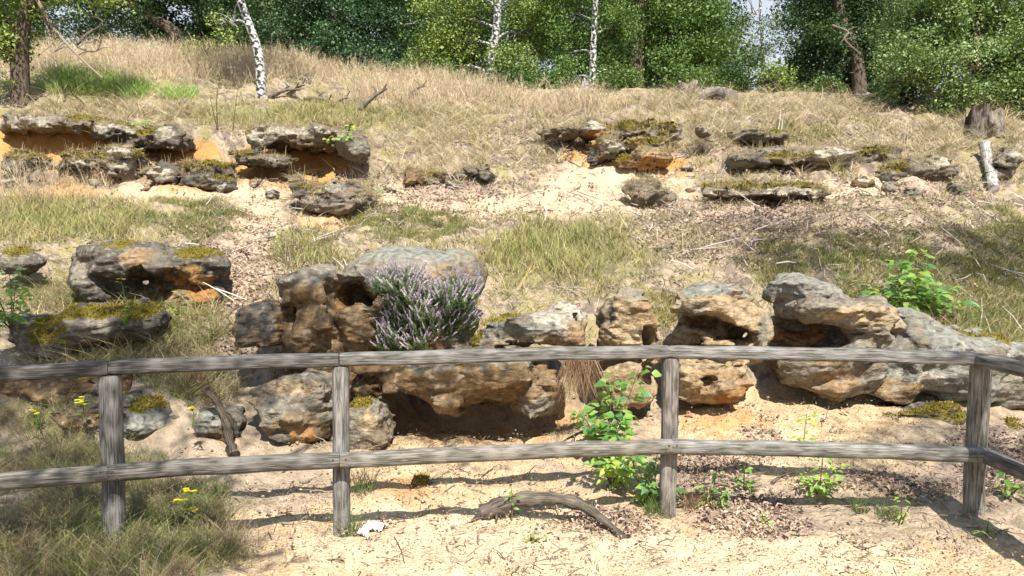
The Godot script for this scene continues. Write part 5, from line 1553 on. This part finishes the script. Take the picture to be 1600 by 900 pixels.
	for q in [[[58, 0], [85, 45], [120, 85], [160, 122], 14.0, 0.035, "long dark dead branch slanting down to the grass at left"], [[62, 5], [78, 55], [84, 80], [88, 105], 14.1, 0.03, "hanging dead branch near the leaning left trunk"], [[120, 70], [140, 50], [150, 45], [165, 30], 16.0, 0.025, "pale dead brush left of the dark bent trunk"], [[110, 60], [125, 75], [150, 80], [158, 62], 16.2, 0.022, "bleached tangled branch beside the dead brush"], [[1300, 40], [1325, 50], [1320, 62], [1345, 85], 19.4, 0.035, "pale twisted bare branch in front of the dark tree"]]:
		stick("dead_branch", q[6], [at(q[0][0], q[0][1], q[4]), at(q[1][0], q[1][1], q[4]), at(q[2][0], q[2][1], q[4] - 0.1), at(q[3][0], q[3][1], q[4] - 0.15)], q[5], q[5] * 0.4, M.dead if q[0][0] > 100 else M.twig, [[0.3, Vector3(0.3, 0.1, 0)], [0.5, Vector3(-0.2, -0.25, 0.1)], [0.7, Vector3(0.3, 0.05, 0.1)], [0.9, Vector3(-0.25, 0.1, 0)]], "branch", "dead branches under the crest trees")
	tissue()

func stump(label: String, base: Vector3, r: float, h: float, s: int):
	var root := thing("tree_stump", label, "stump", base)
	var g := Geo.new()
	var n := 26
	for a in 9:
		var f := a / 8.0
		for k in n + 1:
			var th := TAU * (k % n) / n
			var fl: float = 1.0 + 0.35 * pow(1.0 - f, 3.0) * (0.7 + 0.6 * N.low.get_noise_2d(cos(th) * 1.5 + s, sin(th) * 1.5))
			var rr: float = r * fl * (1.0 + 0.18 * N.bark.get_noise_3d(cos(th) * 3.0 + s, sin(th) * 3.0, f * 0.6))
			var top: float = h * (1.0 + 0.35 * N.low2.get_noise_2d(cos(th) * 1.2 + s, sin(th) * 1.2) + 0.45 * N.bark.get_noise_2d(cos(th) * 5.0 + s, sin(th) * 5.0))
			g.v.append(Vector3(cos(th) * rr, f * top - 0.06, sin(th) * rr))
			g.n.append(Vector3(cos(th), 0.1, sin(th)))
			var char_: float = N.low.get_noise_3d(cos(th) * 1.0 + s, f * 0.8, sin(th) * 1.0) - 0.5 * cos(th)
			g.c.append(Color(0.2, 0.18, 0.17) if char_ > 0.22 else Color(1.2, 1.15, 1.1))
			g.t.append(Vector2(float(k) / n * 2.0, f * h))
	for a in 8:
		for k in n:
			var q := a * (n + 1) + k
			var z := q + n + 1
			g.i.append_array([q, q + 1, z, q + 1, z + 1, z])
	part("stump_side", mesh_of(g), M.dead, root)
	var c := Geo.new()
	for k in n:
		var e := 8 * (n + 1) + k
		c.tri(Vector3(0, h * 0.82, 0), g.v[e + 1], g.v[e], Color(1.0, 0.95, 0.85))
	part("cut_top", mesh_of(c), M.dead, root)

func tissue():
	var root := thing("paper_tissue", "crumpled white paper tissue on the sand right of second post", "tissue", on(572, 4.42))
	for q in [[Vector3(-0.02, 0.0, 0.02), 0.034, 0.085, 0.5], [Vector3(0.055, 0.012, -0.01), 0.045, 0.036, 1.9]]:
		var g := Geo.new()
		var n := 9
		for a in n + 1:
			for b in n + 1:
				var x := (float(a) / n - 0.5) * 2.0
				var z := (float(b) / n - 0.5) * 2.0
				var y: float = 0.022 + 0.03 * N.fbm.get_noise_2d(x * 1.6 + q[3] * 9.0, z * 1.6) + 0.012 * (1.0 - x * x)
				g.v.append(q[0] + Basis(Vector3.UP, q[3] - 0.7) * Vector3(x * q[1] + 0.01 * N.bark.get_noise_2d(z * 3.0, q[3]), maxf(y, 0.004), z * q[2]))
				g.n.append(Vector3.UP)
				g.c.append(Color.WHITE)
				g.t.append(Vector2(x, z))
		for a in n:
			for b in n:
				var k := a * (n + 1) + b
				g.i.append_array([k, k + n + 1, k + 1, k + 1, k + n + 1, k + n + 2])
		var st := SurfaceTool.new()
		st.create_from_arrays(mesh_of(g).surface_get_arrays(0))
		st.generate_normals()
		part("sheet", st.commit(), M.paper, root)

# ------------------------------------------------------------------ litter
func make_litter():
	var lm := []
	for k in 4:
		var g := Geo.new()
		var r := RandomNumberGenerator.new()
		r.seed = 90 + k
		for j in 5:
			var c := Vector3(r.randf_range(-0.06, 0.06), 0.006 + r.randf() * 0.012, r.randf_range(-0.06, 0.06))
			var a := r.randf() * TAU
			var y := Vector3(cos(a), r.randf_range(-0.3, 0.5), sin(a)).normalized() * r.randf_range(0.022, 0.042)
			var x := y.cross(Vector3(r.randf_range(-0.4, 0.4), 1, r.randf_range(-0.4, 0.4))).normalized() * y.length() * 0.3
			var t := r.randf_range(0.6, 1.35)
			var col := Color(t, t * r.randf_range(0.9, 1.05), t * r.randf_range(0.8, 1.1))
			var up := Vector3(0, y.length() * 0.25, 0)
			g.tri(c, c + y * 0.5 + x + up, c + y, col)
			g.tri(c, c + y, c + y * 0.5 - x + up, col)
		lm.append(mesh_of(g))
	scatter("leaf_litter", "purplish brown dead leaves lying over soil and sand", "leaf litter", lm, Z_LITTER, 46000, Color(0.26, 0.18, 0.15), Color(0.46, 0.36, 0.28), 0.65, 1.25, 4.0, 14.0, 0.15, 0.0, M.litter, true, 0.03)
	scatter("slope_litter", "brown and grey dead leaves and bark scraps caught on the upper slope", "leaf litter", lm, [[1220, 350, 300, 60], [640, 310, 260, 60], [1200, 230, 300, 60], [860, 215, 200, 50], [400, 400, 130, 90], [1450, 400, 180, 120]], 17000, Color(0.18, 0.135, 0.11), Color(0.46, 0.36, 0.285), 0.9, 1.7, 7.0, 16.0, 0.1, 0.0, M.litter, true, 0.08)
	var tw := []
	for k in 3:
		var g := Geo.new()
		var r := RandomNumberGenerator.new()
		r.seed = 120 + k
		for j in 3:
			var a := r.randf() * TAU
			var c := Vector3(r.randf_range(-0.1, 0.1), 0.004, r.randf_range(-0.1, 0.1))
			var l := r.randf_range(0.012, 0.05)
			var e := Vector3(cos(a), r.randf_range(-0.05, 0.12), sin(a)) * l
			tube(g, [c - e, c + Vector3(0, 0.006, 0), c + e], [0.0026, 0.0026, 0.0014], 4, Color.WHITE * r.randf_range(0.6, 1.3), 0.0, false)
		tw.append(mesh_of(g))
	scatter("twig_litter", "small twigs and needles strewn over the sand and slope", "twigs", tw, [[760, 820, 460, 110], [1200, 800, 460, 110], [900, 310, 260, 60], [1220, 350, 320, 70], [420, 420, 120, 110], [760, 710, 300, 60]], 2600, Color(0.20, 0.14, 0.10), Color(0.36, 0.28, 0.21), 0.8, 1.5, 3.4, 14.0, 0.0, 0.0, M.litter, true, 0.15)
	var sw := []
	for k in 4:
		var g := Geo.new()
		var r := RandomNumberGenerator.new()
		r.seed = 160 + k
		for j in 2:
			var a := r.randf() * TAU
			var c := Vector3(r.randf_range(-0.2, 0.2), 0.012, r.randf_range(-0.2, 0.2))
			var l := r.randf_range(0.06, 0.26)
			var e := Vector3(cos(a), r.randf_range(-0.05, 0.2), sin(a)) * l
			tube(g, [c - e, c + Vector3(r.randf_range(-0.03, 0.03), 0.012, r.randf_range(-0.03, 0.03)), c + e], [0.007, 0.006, 0.003], 4, Color.WHITE * r.randf_range(0.6, 1.3), 0.0, false)
		sw.append(mesh_of(g))
	scatter("slope_twigs", "grey and bleached twigs strewn across the upper slope", "twigs", sw, [[1220, 340, 320, 70], [640, 290, 260, 90], [1200, 230, 320, 60], [860, 215, 200, 60], [400, 400, 130, 90], [1450, 400, 180, 120]], 1500, Color(0.22, 0.17, 0.14), Color(0.62, 0.56, 0.50), 0.7, 1.4, 7.0, 16.5, 0.0, 0.0, M.litter, true, 0.1)
	var cr := []
	for k in 3:
		var g := Geo.new()
		var r := RandomNumberGenerator.new()
		r.seed = 140 + k
		for j in 9:
			var c := Vector3(r.randf_range(-0.12, 0.12), 0.0, r.randf_range(-0.12, 0.12))
			var s := r.randf_range(0.003, 0.009)
			var t := Color.WHITE * r.randf_range(0.5, 1.4)
			var p := []
			for e in 4:
				p.append(c + Vector3(r.randf_range(-1, 1), r.randf_range(0, 1), r.randf_range(-1, 1)) * s)
			p.append(c + Vector3(0, s * 1.2, 0))
			for e in 4:
				g.tri(p[e], p[(e + 1) % 4], p[4], t)
		cr.append(mesh_of(g))
	scatter("sand_crumbs", "crumbs of earth and bark bits scattered on the sand", "crumbs", cr, Z_SAND, 8000, Color(0.24, 0.17, 0.12), Color(0.40, 0.30, 0.2), 0.7, 1.5, 3.4, 7.5, -0.2, 0.0, M.litter, true, 0.02)
